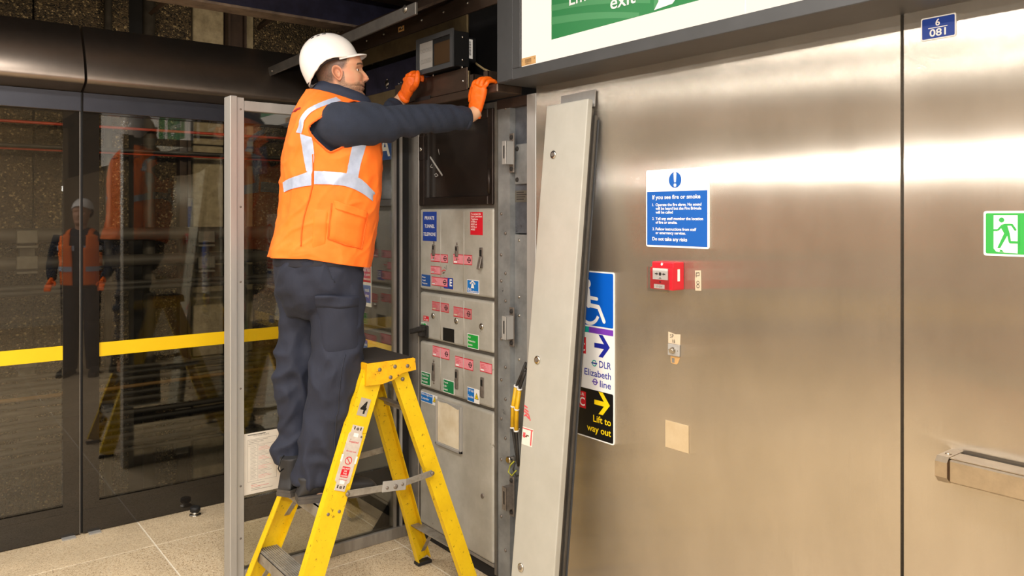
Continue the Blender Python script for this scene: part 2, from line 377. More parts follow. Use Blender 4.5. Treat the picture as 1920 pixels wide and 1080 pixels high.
class Sign:
    """flat print on a plate in a local frame (u to the right, v up); each named piece becomes a part"""
    STEP = 0.00045
    def __init__(s): s.parts = {}
    def _p(s, part):
        if part in ('print', 'lettering') or part.endswith('#'): s.n = getattr(s, 'n', 0)+1; part = part.rstrip('#')+'#'+str(s.n)
        return s.parts.setdefault(part, {'v': [], 'f': [], 'm': []})
    def add(s, vs, fs, m, lay, part):
        p = s._p(part); o = len(p['v'])
        p['v'] += [(x, y, lay*s.STEP) for x, y in vs]; p['f'] += [tuple(i+o for i in f) for f in fs]; p['m'] += [m]*len(fs)
    def poly(s, pts, m, lay=1, part='print'): s.add(pts, [tuple(range(len(pts)))], m, lay, part)
    def rect(s, x0, y0, x1, y1, m, lay=1, part='print'): s.poly([(x0, y0), (x1, y0), (x1, y1), (x0, y1)], m, lay, part)
    @staticmethod
    def rr(x0, y0, x1, y1, r, n=5):
        pts = []
        for cx, cy, a in ((x1-r, y1-r, 0), (x0+r, y1-r, 90), (x0+r, y0+r, 180), (x1-r, y0+r, 270)):
            for k in range(n+1):
                t = R(a + 90*k/n); pts.append((cx + r*math.cos(t), cy + r*math.sin(t)))
        return pts
    def rrect(s, x0, y0, x1, y1, r, m, lay=1, part='print'): s.poly(s.rr(x0, y0, x1, y1, r), m, lay, part)
    def disc(s, x, y, r, m, lay=1, part='print', n=28, sy=1): s.poly([(x + r*math.cos(2*math.pi*k/n), y + sy*r*math.sin(2*math.pi*k/n)) for k in range(n)], m, lay, part)
    def arc(s, x, y, r0, r1, a0, a1, m, lay=1, part='print', n=32):
        vs = []
        for k in range(n+1):
            t = R(a0 + (a1-a0)*k/n); vs += [(x+r0*math.cos(t), y+r0*math.sin(t)), (x+r1*math.cos(t), y+r1*math.sin(t))]
        s.add(vs, [(2*k, 2*k+1, 2*k+3, 2*k+2) for k in range(n)], m, lay, part)
    def line(s, pts, w, m, lay=1, part='print', caps=True):
        for (x0, y0), (x1, y1) in zip(pts, pts[1:]):
            d = math.hypot(x1-x0, y1-y0); nx, ny = -(y1-y0)/d*w/2, (x1-x0)/d*w/2
            lay += .06; s.poly([(x0-nx, y0-ny), (x1-nx, y1-ny), (x1+nx, y1+ny), (x0+nx, y0+ny)], m, lay, part)
        if caps:
            for x, y in pts: lay += .06; s.disc(x, y, w/2, m, lay, part, 12)
    def text(s, t, x, y, size, m, lay=2, part='lettering', bold=.012, al='l', sx=1.0, width=None):
        vs, fs = text_polys(t, bold)
        if not vs: return
        x0 = min(v[0] for v in vs); x1 = max(v[0] for v in vs)
        if width: sx = width/((x1-x0)*size)
        k = {'l': x0, 'c': (x0+x1)/2, 'r': x1}[al]
        s.add([(x + (a-k)*size*sx, y + b*size) for a, b in vs], fs, m, lay, part)
    def roundel(s, x, y, r, mring, mbar, lay=2, part='symbol', th=.32, bar=.36, ext=1.28):
        s.nr = getattr(s, 'nr', 0)+1; part = f'roundel#{s.nr}.'
        s.arc(x, y, r*(1-th), r, 0, 360, mring, lay, part); s.rect(x-r*ext, y-r*bar/2, x+r*ext, y+r*bar/2, mbar, lay+1, part)
    def plate(s, x0, y0, x1, y1, r, m, th=.002, part='plate'):
        """solid plate whose front face is layer 0"""
        pts = s.rr(x0, y0, x1, y1, r) if r > 0 else [(x0, y0), (x1, y0), (x1, y1), (x0, y1)]
        s.solid(pts, m, th, part)
    def solid(s, pts, m, th=.002, part='plate'):
        p = s._p(part); o = len(p['v']); n = len(pts)
        p['v'] += [(x, y, 0) for x, y in pts] + [(x, y, -th) for x, y in pts]
        p['f'] += [tuple(range(o, o+n)), tuple(range(o+2*n-1, o+n-1, -1))] + [(o+i, o+n+i, o+n+(i+1) % n, o+(i+1) % n) for i in range(n)]
        p['m'] += [m]*(n+2)
    def _mesh(s, name, keys, O, u, v, org):
        O = Vector(O); u = Vector(u).normalized(); v = Vector(v).normalized(); n = u.cross(v)
        V = []; F = []; Mi = []; mats = []
        for k in keys:
            p = s.parts[k]; o = len(V)
            V += [O + u*a + v*b + n*c - Vector(org) for a, b, c in p['v']]; F += [tuple(i+o for i in f) for f in p['f']]
            for m in p['m']:
                if m not in mats: mats.append(m)
                Mi.append(mats.index(m))
        me = bpy.data.meshes.new(name); me.from_pydata([tuple(x) for x in V], [], F)
        me.polygons.foreach_set('material_index', Mi); me.update()
        return me, mats
    def build(s, name, O, u, v, label, cat, group=None):
        t = thing(name, label, cat, O, group)
        for k in s.parts:
            nm = k.split('#')[0]; me, mats = s._mesh(nm, [k], O, u, v, O); obj(nm, me, mats, t)
        return t
    def child(s, name, O, u, v, parent, label=None):
        org = Vector((0, 0, 0)); q = parent
        while q is not None: org += Vector(q.location); q = q.parent
        me, mats = s._mesh(name, list(s.parts), O, u, v, org); o = obj(name, me, mats, parent)
        if label: o['label'] = label
        return o
    def single(s, name, O, u, v, label, cat, group=None):
        me, mats = s._mesh(name, list(s.parts), O, u, v, O); o = obj(name, me, mats); o.location = O
        return tag(o, label, cat, group)

XW = 2.085                                   # the steel wall
UW, VW = Vector((0, -1, 0)), Vector((0, 0, 1))   # a sign on the wall: right and up
def uv_box(name, a, b, mats, parent=None):
    """box whose faces carry a metric UV map (u horizontal, v vertical) for the brushed grain"""
    m = MB(); m.box(a, b); o = m.build(name, mats, parent); me = o.data
    uv = me.uv_layers.new(name='UVMap')
    for p in me.polygons:
        ax = max(range(3), key=lambda k: abs(p.normal[k]))
        for li in p.loop_indices:
            c = me.vertices[me.loops[li].vertex_index].co
            uv.data[li].uv = ((c.y, c.z) if ax == 0 else (c.x, c.z) if ax == 1 else (c.x, c.y))
    return o

# ------------------------------------------------------------------ the shell
m = MB(); m.box((-5, -5, -.06), (2.6, 4.62, -.0012)); floor = struct(m.build('floor', GROUT))
tb = MB(); tb.box((0, 0, -.03), (.948, .763, 0)); tile_me = tb.mesh('tile'); tile_me.materials.append(TERR)
for i in range(-6, 2):
    for j in range(-10, 2):
        x0 = 1.012 + i*.955; y0 = 3.352 + j*.77
        o = bpy.data.objects.new('tile', tile_me); COL.objects.link(o); o.parent = floor; o.location = (x0, y0, 0)
        if y0 + .77 > 4.5: o.scale.y = (4.55-y0)/.77
m = MB(); m.box((-5, -5, 3.0), (1.88, 2.35, 3.1)); struct(m.build('ceiling', CEIL))
m = MB(); m.box((-5, 2.35, 3.0), (1.88, 4.0, 3.1)); struct(m.build('ceiling', DARKM))
m = MB(); m.box((-5, -5, 0), (-4.97, 4.5, 1.95)); struct(m.build('reflection_band', REFLBAND))  # unseen band added to tone the lower reflection in the steel wall
m = MB(); m.box((-5.1, -5, 0), (-5, 4.5, 3.0)); struct(m.build('wall_left', WALLC))
m = MB(); m.box((-5, -5.1, 0), (2.2, -5, 3.0)); struct(m.build('wall_back', WALLC))
m = MB(); m.box((-5, 4.5, 0), (-1.3, 4.6, 3.0)); struct(m.build('wall_far', WALLC))
# steel wall: panel between the cabinet and the door, then door leaf, then further panels behind the camera
wr = sgroup('wall_right')
uv_box('panel', (XW, .992, 0), (XW+.05, 2.487, 2.2), STEEL, wr)
uv_box('panel', (XW, -2.0, 0), (XW+.05, -.02, 2.2), STEEL, wr)
uv_box('panel', (XW, -5.0, 0), (XW+.05, -2.008, 2.2), STEEL, wr)
m = MB(); m.box((XW+.05, -5, 0), (XW+.1, 2.49, 3.0)); m.build('backing', DARKM, wr)
dr = sgroup('door_1')
uv_box('door_leaf', (XW, -.012, .004), (XW+.05, .983, 2.2), STEEL, dr)
# push bar across the door
zt = ZP(1775, 850, X=XW-.05); 
bz0, bz1 = .935, 1.025
XBR = XW-.085
yb0, yb1 = YP(1778, XBR), .06
bz0, bz1 = ZP(1777, 905, X=XBR), ZP(1780, 862, X=XBR)
pb = MB()
pb.box((XBR, yb1, bz0), (XW-.02, yb0, bz1), .004)
pb.box((XBR+.006, yb1, bz1), (XW-.02, yb0, bz1+.003), .001)
bar = pb.build('push_bar', STEEL_BAR, dr)
for ya, yb in ((yb0, yb0+.028), (yb1-.028, yb1)):
    e = MB(); e.prism([(XW, ya, bz0-.004), (XW-.075, ya, bz0-.004), (XW-.092, ya, bz0+.012), (XW-.092, ya, bz1-.008), (XW-.08, ya, bz1+.004), (XW, ya, bz1+.004)], (0, yb-ya, 0))
    e.dome((XW-.05, (ya+yb)/2, bz1+.004), (0, 0, 1), .008, .004)
    e.build('end_cap', STEEL_BAR, bar)

# ------------------------------------------------------------------ header with the illuminated exit sign
XH, ZH = 1.892, 2.151
hd = thing('illuminated_sign_box', 'long grey framed lit sign box above the steel wall with green emergency exit panel', 'sign', (XH, 1.0, ZH))
m = MB(); m.box((XH, -1.2, ZH), (XW+.1, 2.404, ZH+.042), .002); m.build('bottom_rail', FRAMEG, hd)
m = MB(); m.box((XH, 2.354, ZH+.042), (XW+.1, 2.404, 3.0), .002); m.build('side_rail', FRAMEG, hd)
m = MB(); m.box((XH+.004, 2.4045, ZH+.002), (XW+.1, 2.44, 3.0), .004); m.build('end_trim', FRAMEG, hd)
m = MB(); m.box((XH+.02, 2.4405, ZH+.004), (XW+.1, 2.53, 3.0), .004); m.build('end_post', FRAMEG, hd)
m = MB(); m.box((XH+.06, -1.2, ZH+.043), (XW+.1, 2.353, 3.0)); m.build('backing', FRAMEB, hd)
for ya, yb in ((1.3415, 2.3515), (-1.2, 1.3385)):
    s = Sign(); s.rect(0, 0, yb-ya, .8, LITW, 0, 'diffuser_panel')
    s.plate(0, 0, yb-ya, .8, 0, LITW, .006, 'diffuser_panel')
    s.child('diffuser_panel', (XH+.006, yb, ZH+.043), UW, VW, hd)
s = Sign(); gx = 2.176; gw = gx-1.36
G0 = 2.268
s.rect(0, 0, gw, .5, LITG, 1)
for k, (z0, z1, h) in enumerate(((.035, .0, .028), (.085, .035, .022), (.135, .07, .03), (.185, .11, .024), (.235, .15, .03))):
    n = 10; top = []; bot = []
    for i in range(n+1):
        t = i/n; x = .48*t; y = z0+.02 - (.075)*t + .012*math.sin(t*3)
        top.append((x, max(.0, y+h*(1-.35*t)))); bot.append((x, max(.0, y)))
    for i in range(n):
        if top[i+1][1] > bot[i+1][1]+1e-4: s.poly([bot[i], bot[i+1], top[i+1], top[i]], LITG2, 2)
s.text('Emergency', gx-2.078, 2.373-G0, .066, LITS, 4, 'lettering', .01, width=.325)
s.text('exit', gx-1.873, 2.316-G0, .066, LITS, 4, 'lettering', .01, width=.115)
# pictogram of an open door: silver leaf in perspective with an arm past it
s.poly([(.496, .012), (.505, .012), (.52, .05), (.52, .5), (.496, .5)], LITG2, 3)
s.poly([(.497, .006), (.572, .011), (.60, .036), (.62, .5), (.515, .5), (.515, .03)], LITS, 4)
s.poly([(.61, .03), (.63, .04), (.66, .12), (.64, .12)], LITS, 4)
s.child('exit_panel', (XH+.0055, gx, G0), UW, VW, hd, 'green emergency exit panel')
s = Sign(); s.plate(0, 0, .085, .03, 0, BROWNT, .001)
for k in range(13): s.rect(.022+.003*k, .009, .022+.003*k+(.0016 if k % 3 else .001), .024, BROWNP, 1)
s.rect(.025, .004, .058, .006, BROWNP, 1); s.disc(.006, .02, .002, BROWNP, 1); s.disc(.079, .02, .002, BROWNP, 1)
s.child('asset_tag', (XH+.0045, 2.351, ZH+.045), UW, VW, hd, 'tan asset tag')

# ------------------------------------------------------------------ wall signs
s = Sign(); W_, H_ = .273, .268
s.plate(0, 0, W_, H_, .008, WHITEP, .003)
s.rect(.005, .006, W_-.007, .192, BLUEP, 1); cx = W_*.48
s.disc(cx, .23, .027, BLUEP, 1, 'symbol', 36)
s.poly([(cx-.0065, .251), (cx+.0065, .251), (cx+.0035, .222), (cx-.0035, .222)], WHITEP, 2, 'symbol'); s.disc(cx, .25, .0065, WHITEP, 2.4, 'symbol'); s.disc(cx, .212, .006, WHITEP, 2, 'symbol')
s.text('If you see fire or smoke', .03, .166, .0195, WHITEP, 2, width=.208, bold=.02)
for (t, x, y, wd) in (('1.', .03, .142, .006), ('Operate the fire alarm. No sound', .045, .142, .197), ('will be heard but the Fire Brigade', .045, .129, .197), ('will be called', .045, .116, .077),
                      ('2.', .03, .094, .008), ('Tell any staff member the location', .045, .094, .204), ('of fire or smoke.', .045, .081, .096),
                      ('3.', .031, .058, .008), ('Follow instructions from staff', .045, .058, .176), ('or emergency services.', .045, .045, .132)):
    s.text(t, x, y, .0135, WHITEP, 2, width=wd, bold=.02)
s.text('Do not take any risks', .03, .0225, .017, WHITEP, 2, width=.153, bold=.02)
s.build('safety_sign', (XW-.0035, 1.8805, 1.5125), UW, VW, 'white and blue notice reading If you see fire or smoke on the steel wall', 'sign')

s = Sign(); LW, LH = .212, .637
s.plate(0, 0, LW, LH, .01, WHITEP, .004); q = .005
s.rrect(q, .43, LW-q, LH-q, .006, BLUEA, 1)
# wheelchair symbol
s.disc(.072, .588, .0165, WHITEP, 2, 'symbol')
s.line([(.072, .562), (.077, .507)], .024, WHITEP, 2, 'symbol'); s.line([(.077, .536), (.122, .533)], .013, WHITEP, 2.3, 'symbol')
s.line([(.077, .507), (.131, .503), (.160, .452)], .016, WHITEP, 2.6, 'symbol')
s.arc(.082, .487, .043, .056, 105, 338, WHITEP, 2, 'symbol')
s.rect(q, .402, .078, .424, TEAL, 1); s.rect(.078, .402, LW-q, .424, PURP, 1)
def arrow(s, x, y, sc, m, part='arrow'):
    s.poly([(x, y-.009*sc), (x+.066*sc, y-.009*sc), (x+.066*sc, y+.009*sc), (x, y+.009*sc)], m, 2.2, part)
    s.poly([(x+.022*sc, y+.042*sc), (x+.045*sc, y+.042*sc), (x+.082*sc, y), (x+.059*sc, y)], m, 2, part)
    s.poly([(x+.022*sc, y-.042*sc), (x+.059*sc, y), (x+.082*sc, y), (x+.045*sc, y-.042*sc)], m, 2, part)
arrow(s, .108, .358, 1.0, NAVYT)
s.rect(.022, .318, .062, .382, REDP, 1); s.text('Lift', .042, .366, .016, WHITEP, 2, al='c', bold=.01); s.text('C', .042, .328, .046, WHITEP, 2, al='c', bold=.015)
s.roundel(.108, .289, .0125, TEAL, NAVYT); s.text('DLR', .196, .277, .036, NAVYT, 2, al='r', bold=.008, width=.062)
s.text('Elizabeth', .196, .239, .036, NAVYT, 2, al='r', bold=.008, width=.142)
s.roundel(.112, .219, .0125, PURPR, PURPR); s.text('line', .196, .204, .036, NAVYT, 2, al='r', bold=.008, width=.058)
s.rrect(q, q, LW-q, .187, .006, BLACKS, 1)
arrow(s, .108, .143, 1.0, YELP, 'arrow#b')
s.rect(.022, .108, .062, .172, REDP, 2); s.text('Lift', .042, .156, .016, WHITEP, 3, al='c', bold=.01); s.text('C', .042, .117, .046, WHITEP, 3, al='c', bold=.015)
s.text('Lift to', .196, .068, .036, YELP, 2, al='r', bold=.014, width=.094); s.text('way out', .196, .029, .036, YELP, 2, al='r', bold=.014, width=.128)
s.build('wayfinding_sign', (XW-.0045, 2.247, .774), UW, VW, 'tall lift direction sign with wheelchair symbol partly behind the leaning cover', 'sign')

s = Sign(); s.plate(0, 0, .085, .058, .004, WHITEP, .002); s.rrect(.003, .003, .082, .055, .003, BLUED, 1)
s.text('6', .0415, .034, .024, WHITEP, 2, al='c', bold=.02); s.rect(.018, .0285, .065, .0305, WHITEP, 2); s.text('081', .0415, .008, .026, WHITEP, 2, al='c', bold=.02, width=.04)
s.build('door_number_sign', (XW-.0025, .938, 2.0705), UW, VW, 'small blue plate numbered 6 over 081 high on the steel door', 'sign')

s = Sign(); EX = .79; EW = .20
s.plate(0, 0, EW, .108, .006, WHITEP, .002); s.rrect(.005, .005, EW-.005, .103, .004, GREENP, 1)
e0 = .0225; s.poly([(e0, .018), (e0, .098), (.074, .098), (.074, .0075), (.034, .0095), (.028, .0105)], WHITEP, 2)
k = lambda x, y: (e0 + (x-360)/510*.0525, .108 - (y-145)/840*.108)
s.disc(*k(530, 313), .0059, GREENP, 3, 'symbol')
s.line([k(360, 505), k(450, 505), k(545, 410), k(640, 398)], .0047, GREENP, 3, 'symbol', False)
s.line([k(600, 400), k(745, 400), k(815, 492)], .005, GREENP, 3.3, 'symbol')
s.poly([k(515, 455), k(560, 390), k(640, 385), k(700, 560), k(725, 700), k(900, 702), k(900, 745), k(700, 745), k(680, 725), k(650, 600), k(500, 838), k(440, 838), k(583, 560)], GREENP, 3.8, 'symbol')
s.rect(.074, .012, .078, .103, GREENP, 2); s.rect(.076, .028, .079, .034, GREENP, 3, 'symbol')
s.poly([(.105, .045), (.14, .045), (.14, .03), (.172, .054), (.14, .078), (.14, .063), (.105, .063)], WHITEP, 2, 'symbol')
s.poly([k(470, 865), k(540, 870), k(575, 912), k(480, 905), k(500, 885)], GREENP, 3, 'symbol')
s.build('exit_sign', (XW-.0025, EX, 1.524), UW, VW, 'green and white running figure exit sign on the steel door', 'sign')

# fire alarm call point
cp = thing('fire_alarm_call_point', 'red break glass fire alarm call point under the fire notice', 'alarm', (XW, 1.775, 1.37))
FX = XW-.055; y0, y1, z0, z1 = 1.808, 1.713, 1.372, 1.466
m = MB(); m.box((FX, y1, z0), (XW, y0, z1), .004, seg=2); m.prism([(FX, y0, z1-.018), (FX-.008, y0, z1-.02), (FX-.008, y0, z0+.002), (FX, y0, z0)], (0, y1-y0, 0)); m.build('housing', REDP, cp)
s = Sign(); s.plate(.012, .034, .078, .072, .002, WHITEP, .001)
s.poly([(.022, .051), (.030, .051), (.030, .048), (.036, .053), (.030, .058), (.030, .055), (.022, .055)], INK, 1); s.disc(.045, .053, .006, INK, 1)
s.poly([(.068, .051), (.060, .051), (.060, .048), (.054, .053), (.060, .058), (.060, .055), (.068, .055)], INK, 1)
s.arc(.045, .038, .002, .004, 20, 160, INK, 1); s.rect(.039, .0365, .051, .0378, INK, 1)
s.child('break_glass', (FX-.0092, y0, z0), UW, VW, cp, 'white break glass with two arrows')
s = Sign(); s.plate(.018, .004, .064, .018, 0, WHITEP, .0006); s.text('L1 G19', .041, .0075, .009, GREYP, 1, al='c', bold=.01)
s.child('number_label', (FX-.0092, y0, z0), UW, VW, cp)
s = Sign(); s.disc(.0, .0, .0045, WHITEP, 0, 'print', 14, .9); s.poly([(-.003, .002), (.003, .009), (.001, .003), (.007, .004), (.003, -.003)], WHITEP, 1)
s.child('hand_symbol', (FX-.001, y0-.045, z1-.009), UW, VW, cp)
s = Sign(); s.plate(0, 0, .012, .04, 0, WHITEP, .0005); s.child('side_label', (FX+.02, y1-.0006, z0+.03), (1, 0, 0), VW, cp)
m = MB(); m.dome((FX-.008, y0-.044, z0+.026), (-1, 0, 0), .003, .002); m.build('keyhole', BLACK, cp)
CLEAR = glass_mat('clear_cover', (.93, .93, .93, 1), .02, 1.4, .02)
m = MB(); m.box((FX-.022, y1+.001, z0-.006), (FX-.0205, y0+.001, z1-.018)); m.build('clear_cover', CLEAR, cp)

# labels, push switch, blank plate
s = Sign(); s.solid([(0, .04), (.002, 0), (.026, .001), (.025, .068), (.0, .066), (.003, .05)], CREAMT, .0006)
s.line([(.007, .06), (.007, .045)], .0022, INK, 1); s.line([(.007, .058), (.018, .06), (.018, .05), (.008, .049)], .0022, INK, 1)
s.arc(.013, .027, .004, .006, 0, 360, INK, 1); s.arc(.013, .015, .0045, .0065, 0, 360, INK, 1)
s.build('handwritten_tape', (XW-.001, 1.668, 1.373), UW, VW, 'strip of cream tape marked P8 beside the red call point', 'label')
s = Sign(); s.solid([(0, .001), (.052, 0), (.053, .036), (.030, .034), (.0, .04)], CREAMT, .0006)
s.text('SP', .008, .02, .018, INK, 1, bold=0); s.text('18', .018, .004, .016, INK, 1, bold=0)
s.build('handwritten_tape', (XW-.001, 1.782, 1.184), UW, VW, 'cream tape marked SP 18 above the small push switch', 'label')
sw = thing('push_switch', 'small square metal plate with a round push button on the steel wall', 'switch', (XW, 1.755, 1.145))
m = MB(); m.box((XW-.008, 1.729, 1.144), (XW, 1.779, 1.184), .002); m.build('plate', ALU, sw)
m = MB(); m.cyl((XW-.006, 1.754, 1.164), (XW-.012, 1.754, 1.164), .011, 18); m.cyl((XW-.012, 1.754, 1.164), (XW-.022, 1.754, 1.163), .0085, 18); m.build('button', CHROME, sw)
for y in (1.735, 1.773):
    m = MB(); m.dome((XW-.008, y, 1.164), (-1, 0, 0), .0024, .0012); m.build('screw', LATCH, sw)
s = Sign(); s.solid([(.002, .002), (.026, .0), (.033, .006), (.042, .026), (.0, .028)], BROWNT, .0005); s.rect(.006, .004, .018, .02, GREYP, 1)
s.single('tape_residue', (XW-.001, 1.772, 1.116), UW, VW, 'scrap of torn brown tape residue below the push switch', 'label')
m = MB(); m.box((XW-.003, 1.693, .826), (XW, 1.794, .919), .001); tag(m.build('blank_plate', mat('blank_plate_brass', srgb(216, 198, 164), .4, .35, srgb(202, 180, 144), 12)), 'blank square cover plate on the steel wall below the switch', 'plate')

# ------------------------------------------------------------------ platform screen doors
YD = 4.5
def leaf(n, xa, xb, bl, br, lab):
    t = sgroup(n, ((xa+xb)/2, YD, 0)); ya, yb = YD-.015, YD+.03; zt = 2.152
    m = MB(); m.box((xa, ya, .006), (xa+bl, yb, zt)); m.box((xb-br, ya, .006), (xb, yb, zt)); m.box((xa+bl, ya, .006), (xb-br, yb, .158)); m.box((xa+bl, ya, 2.142), (xb-br, yb, zt))
    m.build('door_frame', FRIT, t)
    m = MB(); m.box((xa+bl, YD-.004, .158), (xb-br, YD+.008, 2.142)); m.build('glass_pane', GLASS, t)
    m = MB(); m.box((xa+bl, YD-.0065, .896), (xb-br, YD-.0045, .967)); m.build('yellow_stripe', YEL, t)
    return t
d2 = leaf('door_2', -1.3, .739, .08, .077, '')
d3 = leaf('door_3', .751, 2.75, .075, .075, '')
m = MB(); m.box((.7395, YD, .006), (.7505, YD+.03, 2.25)); m.build('edge_seal', BLACK, d3)
m = MB(); m.box((.736, YD-.017, .006), (.7385, YD-.0145, 2.15)); m.build('edge_trim', ALU2, d2)
for t, xa, xb in ((d2, .655, .715), (d3, .775, .83)):
    m = MB(); m.box((xa, YD-.05, .0), (xb, YD-.0, .006)); m.build('floor_guide', ALU, t)
# header over the doors, in two lengths
prof = [(4.478, 2.246)]
for k in range(9):                                    # rounded lower lip
    t = R(-72+72*k/8); prof.append((4.397 - .029*math.cos(t), 2.305 + .029*math.sin(t)))
for k in range(1, 25):
    t = k/24; prof.append((4.368 + .150*t**1.45, 2.305 + .288*t**.92))
prof += [(4.56, 2.588), (4.60, 2.58), (4.60, 2.152), (4.478, 2.152)]
for n, xa, xb in (('trim_1', -2.0, .739), ('trim_2', .751, 2.75)):
    m = MB(); m.prism([(xa, y, z) for y, z in prof], (xb-xa, 0, 0)); h = m.build('header_shell', HEADM)
    for p in h.data.polygons: p.use_smooth = len(p.vertices) == 4
    h.data.set_sharp_from_angle(angle=R(28))
    g = sgroup(n); h.parent = g
    m = MB(); m.box((xa, 4.470, 2.153), (xb, 4.4785, 2.2455)); m.build('header_band', BANDM, g)
ds = thing('door_stop', 'round black and chrome door stop on the floor by the screen doors', 'door stop', P(366, 966, Z=0))
c = P(366, 966, Z=0)
m = MB(); m.tube([c, c+Vector((0, 0, .006)), c+Vector((0, 0, .008))], [.03, .03, .022], 18); m.cyl(c+Vector((0, 0, .008)), c+Vector((0, 0, .02)), .02, 18); m.build('base', CHROME, ds)
m = MB(); m.tube([c+Vector((0, 0, .02)), c+Vector((0, 0, .024)), c+Vector((0, 0, .044)), c+Vector((0, 0, .048))], [.02, .027, .027, .02], 18); m.build('rubber_cap', BLACK, ds)

# ------------------------------------------------------------------ tunnel behind the glass
YT = 7.3
m = MB(); m.box((-4, YT+.12, -1.4), (6, YT+.3, 4.4)); wt = struct(m.build('wall_tunnel', DARKM))
m = MB(); m.box((-4, 4.62, -1.4), (6, YT+.2, -1.2)); struct(m.build('floor_tunnel', CONC))
m = MB(); m.box((-4, 4.02, 4.4), (6, YT+.3, 4.5)); struct(m.build('ceiling_tunnel', DARKM))
m = MB(); m.box((-4, 4.6, -1.2), (6, 4.68, -.06)); struct(m.build('wall_platform_edge', CONC))
def X7(px): return XP(px, YT)
cols = [(-330, -160, AGG), (-150, 60, AGG), (64, 241, AGG), (286, 358, AGG), (361, 418, PALE), (456, 474, PALE), (476, 640, AGG), (645, 860, AGG), (866, 1000, AGG)]
zs = [-1.2, .35, 2.26, 2.95, 4.3]
for a, b, mt in cols:
    for z0, z1 in zip(zs, zs[1:]):
        if mt is AGG and z0 > 2: continue
        zz = 4.3 if (mt is AGG and z0 == .35) else z1
        m = MB(); m.box((X7(a), YT+random.uniform(-.03, 0), z0+.006), (X7(b), YT+.12, zz-.006), .008); m.build('concrete_panel', mt, wt)
for k, (px, r, lab) in enumerate(((274, .05, 'thick grey vertical pipe on the tunnel wall beside the dark gap'), (198, .03, 'thin grey vertical conduit on the tunnel wall'))):
    x = X7(px); m = MB(); m.tube([(x, YT-.1, -1.2), (x, YT-.1, 4.3)], r, 14); p = m.build('vertical_pipe', PIPEM); tag(p, lab, 'pipe')
for pa, pb, z1, lab in ((420, 454, 4.3, 'rust brown steel column on the tunnel wall between pale concrete'), (330, 350, 2.9, 'dark steel column on the tunnel wall behind the cables')):
    t = thing('steel_column', lab, 'column', (X7(pa), YT-.1, -1.2))
    m = MB(); xa, xb = X7(pa), X7(pb); m.box((xa, YT-.12, -1.2), (xa+.02, YT, z1)); m.box((xb-.02, YT-.12, -1.2), (xb, YT, z1)); m.build('flange', RUSTP, t)
    m = MB(); m.box((xa+.02, YT-.07, -1.2), (xb-.02, YT-.05, z1)); m.build('web', RUSTP, t)
# cable runs, each a cable of its own
def cable(py, r, mt, label, dy=0., sag=0., grp='cables along the tunnel wall'):
    z = ZP(320, py, Y=YT-.28-dy); pts = []
    for i in range(15):
        x = -3.6 + i*.62; pts.append((x, YT-.28-dy, z + sag*math.sin(i*1.7+py)))
    m = MB(); m.tube(pts, r, 8); tag(m.build('cable', mt), label, 'cable', grp)
cable(246, .012, CAB_O, 'upper of two thin red-orange cables high on the tunnel wall')
cable(291, .012, CAB_O, 'lower of two thin red-orange cables high on the tunnel wall')
cable(286, .016, CAB_D, 'thin dark cable just above the lower red-orange cable', .05)
cable(438, .055, CAB_G, 'topmost of the three thick grey conduits on the tunnel wall')
cable(486, .05, CAB_G, 'middle of the three thick grey conduits on the tunnel wall')
cable(527, .022, CAB_D, 'dark cable below the thick grey conduits')
cable(536, .022, CAB_D, 'lower twin of the dark cable below the thick conduits', .03)
mats_ = [CAB_G, CAB_D, CAB_G, CAB_Y, CAB_D, CAB_G, CAB_D, CAB_G, CAB_D, CAB_D, CAB_G, CAB_D, CAB_G]
ords = 'first second third fourth fifth sixth seventh eighth ninth tenth eleventh twelfth thirteenth'.split()
for i, py in enumerate((680, 690, 700, 714, 726, 738, 752, 762, 776, 790, 802, 818, 830)):
    cable(py, .016 + .007*((i*7) % 3)/2, mats_[i], f'{ords[i]} cable from the top in the bundle below the yellow stripe', .02*((i*5) % 3), .006, 'bundle of low tunnel cables')
def bracket(px, ys, lab):
    x = X7(px); z0, z1 = ZP(px, ys[-1]+12, Y=YT-.12), ZP(px, ys[0]-12, Y=YT-.12)
    t = thing('cable_bracket', lab, 'bracket', (x, YT-.12, z0), 'brackets that carry the tunnel cables')
    m = MB(); m.box((x-.05, YT-.2, z0), (x+.05, YT-.12, z1)); m.build('upright', CLAMP, t)
    for y in ys:
        z = ZP(px, y, Y=YT-.3); m = MB()
        if ys[0] < 600: m.box((x-.09, YT-.375, z-.05), (x+.05, YT-.342, z+.05), .006); m.box((x-.09, YT-.375, z-.085), (x+.05, YT-.2, z-.066), .004)
        else: m.box((x-.07, YT-.25, z-.035), (x+.06, YT-.2, z+.02), .004)
        m.build('clamp', CLAMP, t)
bracket(368, (444, 492), 'pale bracket holding the thick conduits near the glass screen'); bracket(330, (684, 712, 745, 775, 806, 836), 'bracket holding the low cable bundle near the glass screen')
bracket(45, (444, 492), 'pale bracket holding the thick conduits behind the first door leaf'); bracket(45, (684, 712, 745, 775, 806, 836), 'bracket holding the low cable bundle behind the first door leaf')

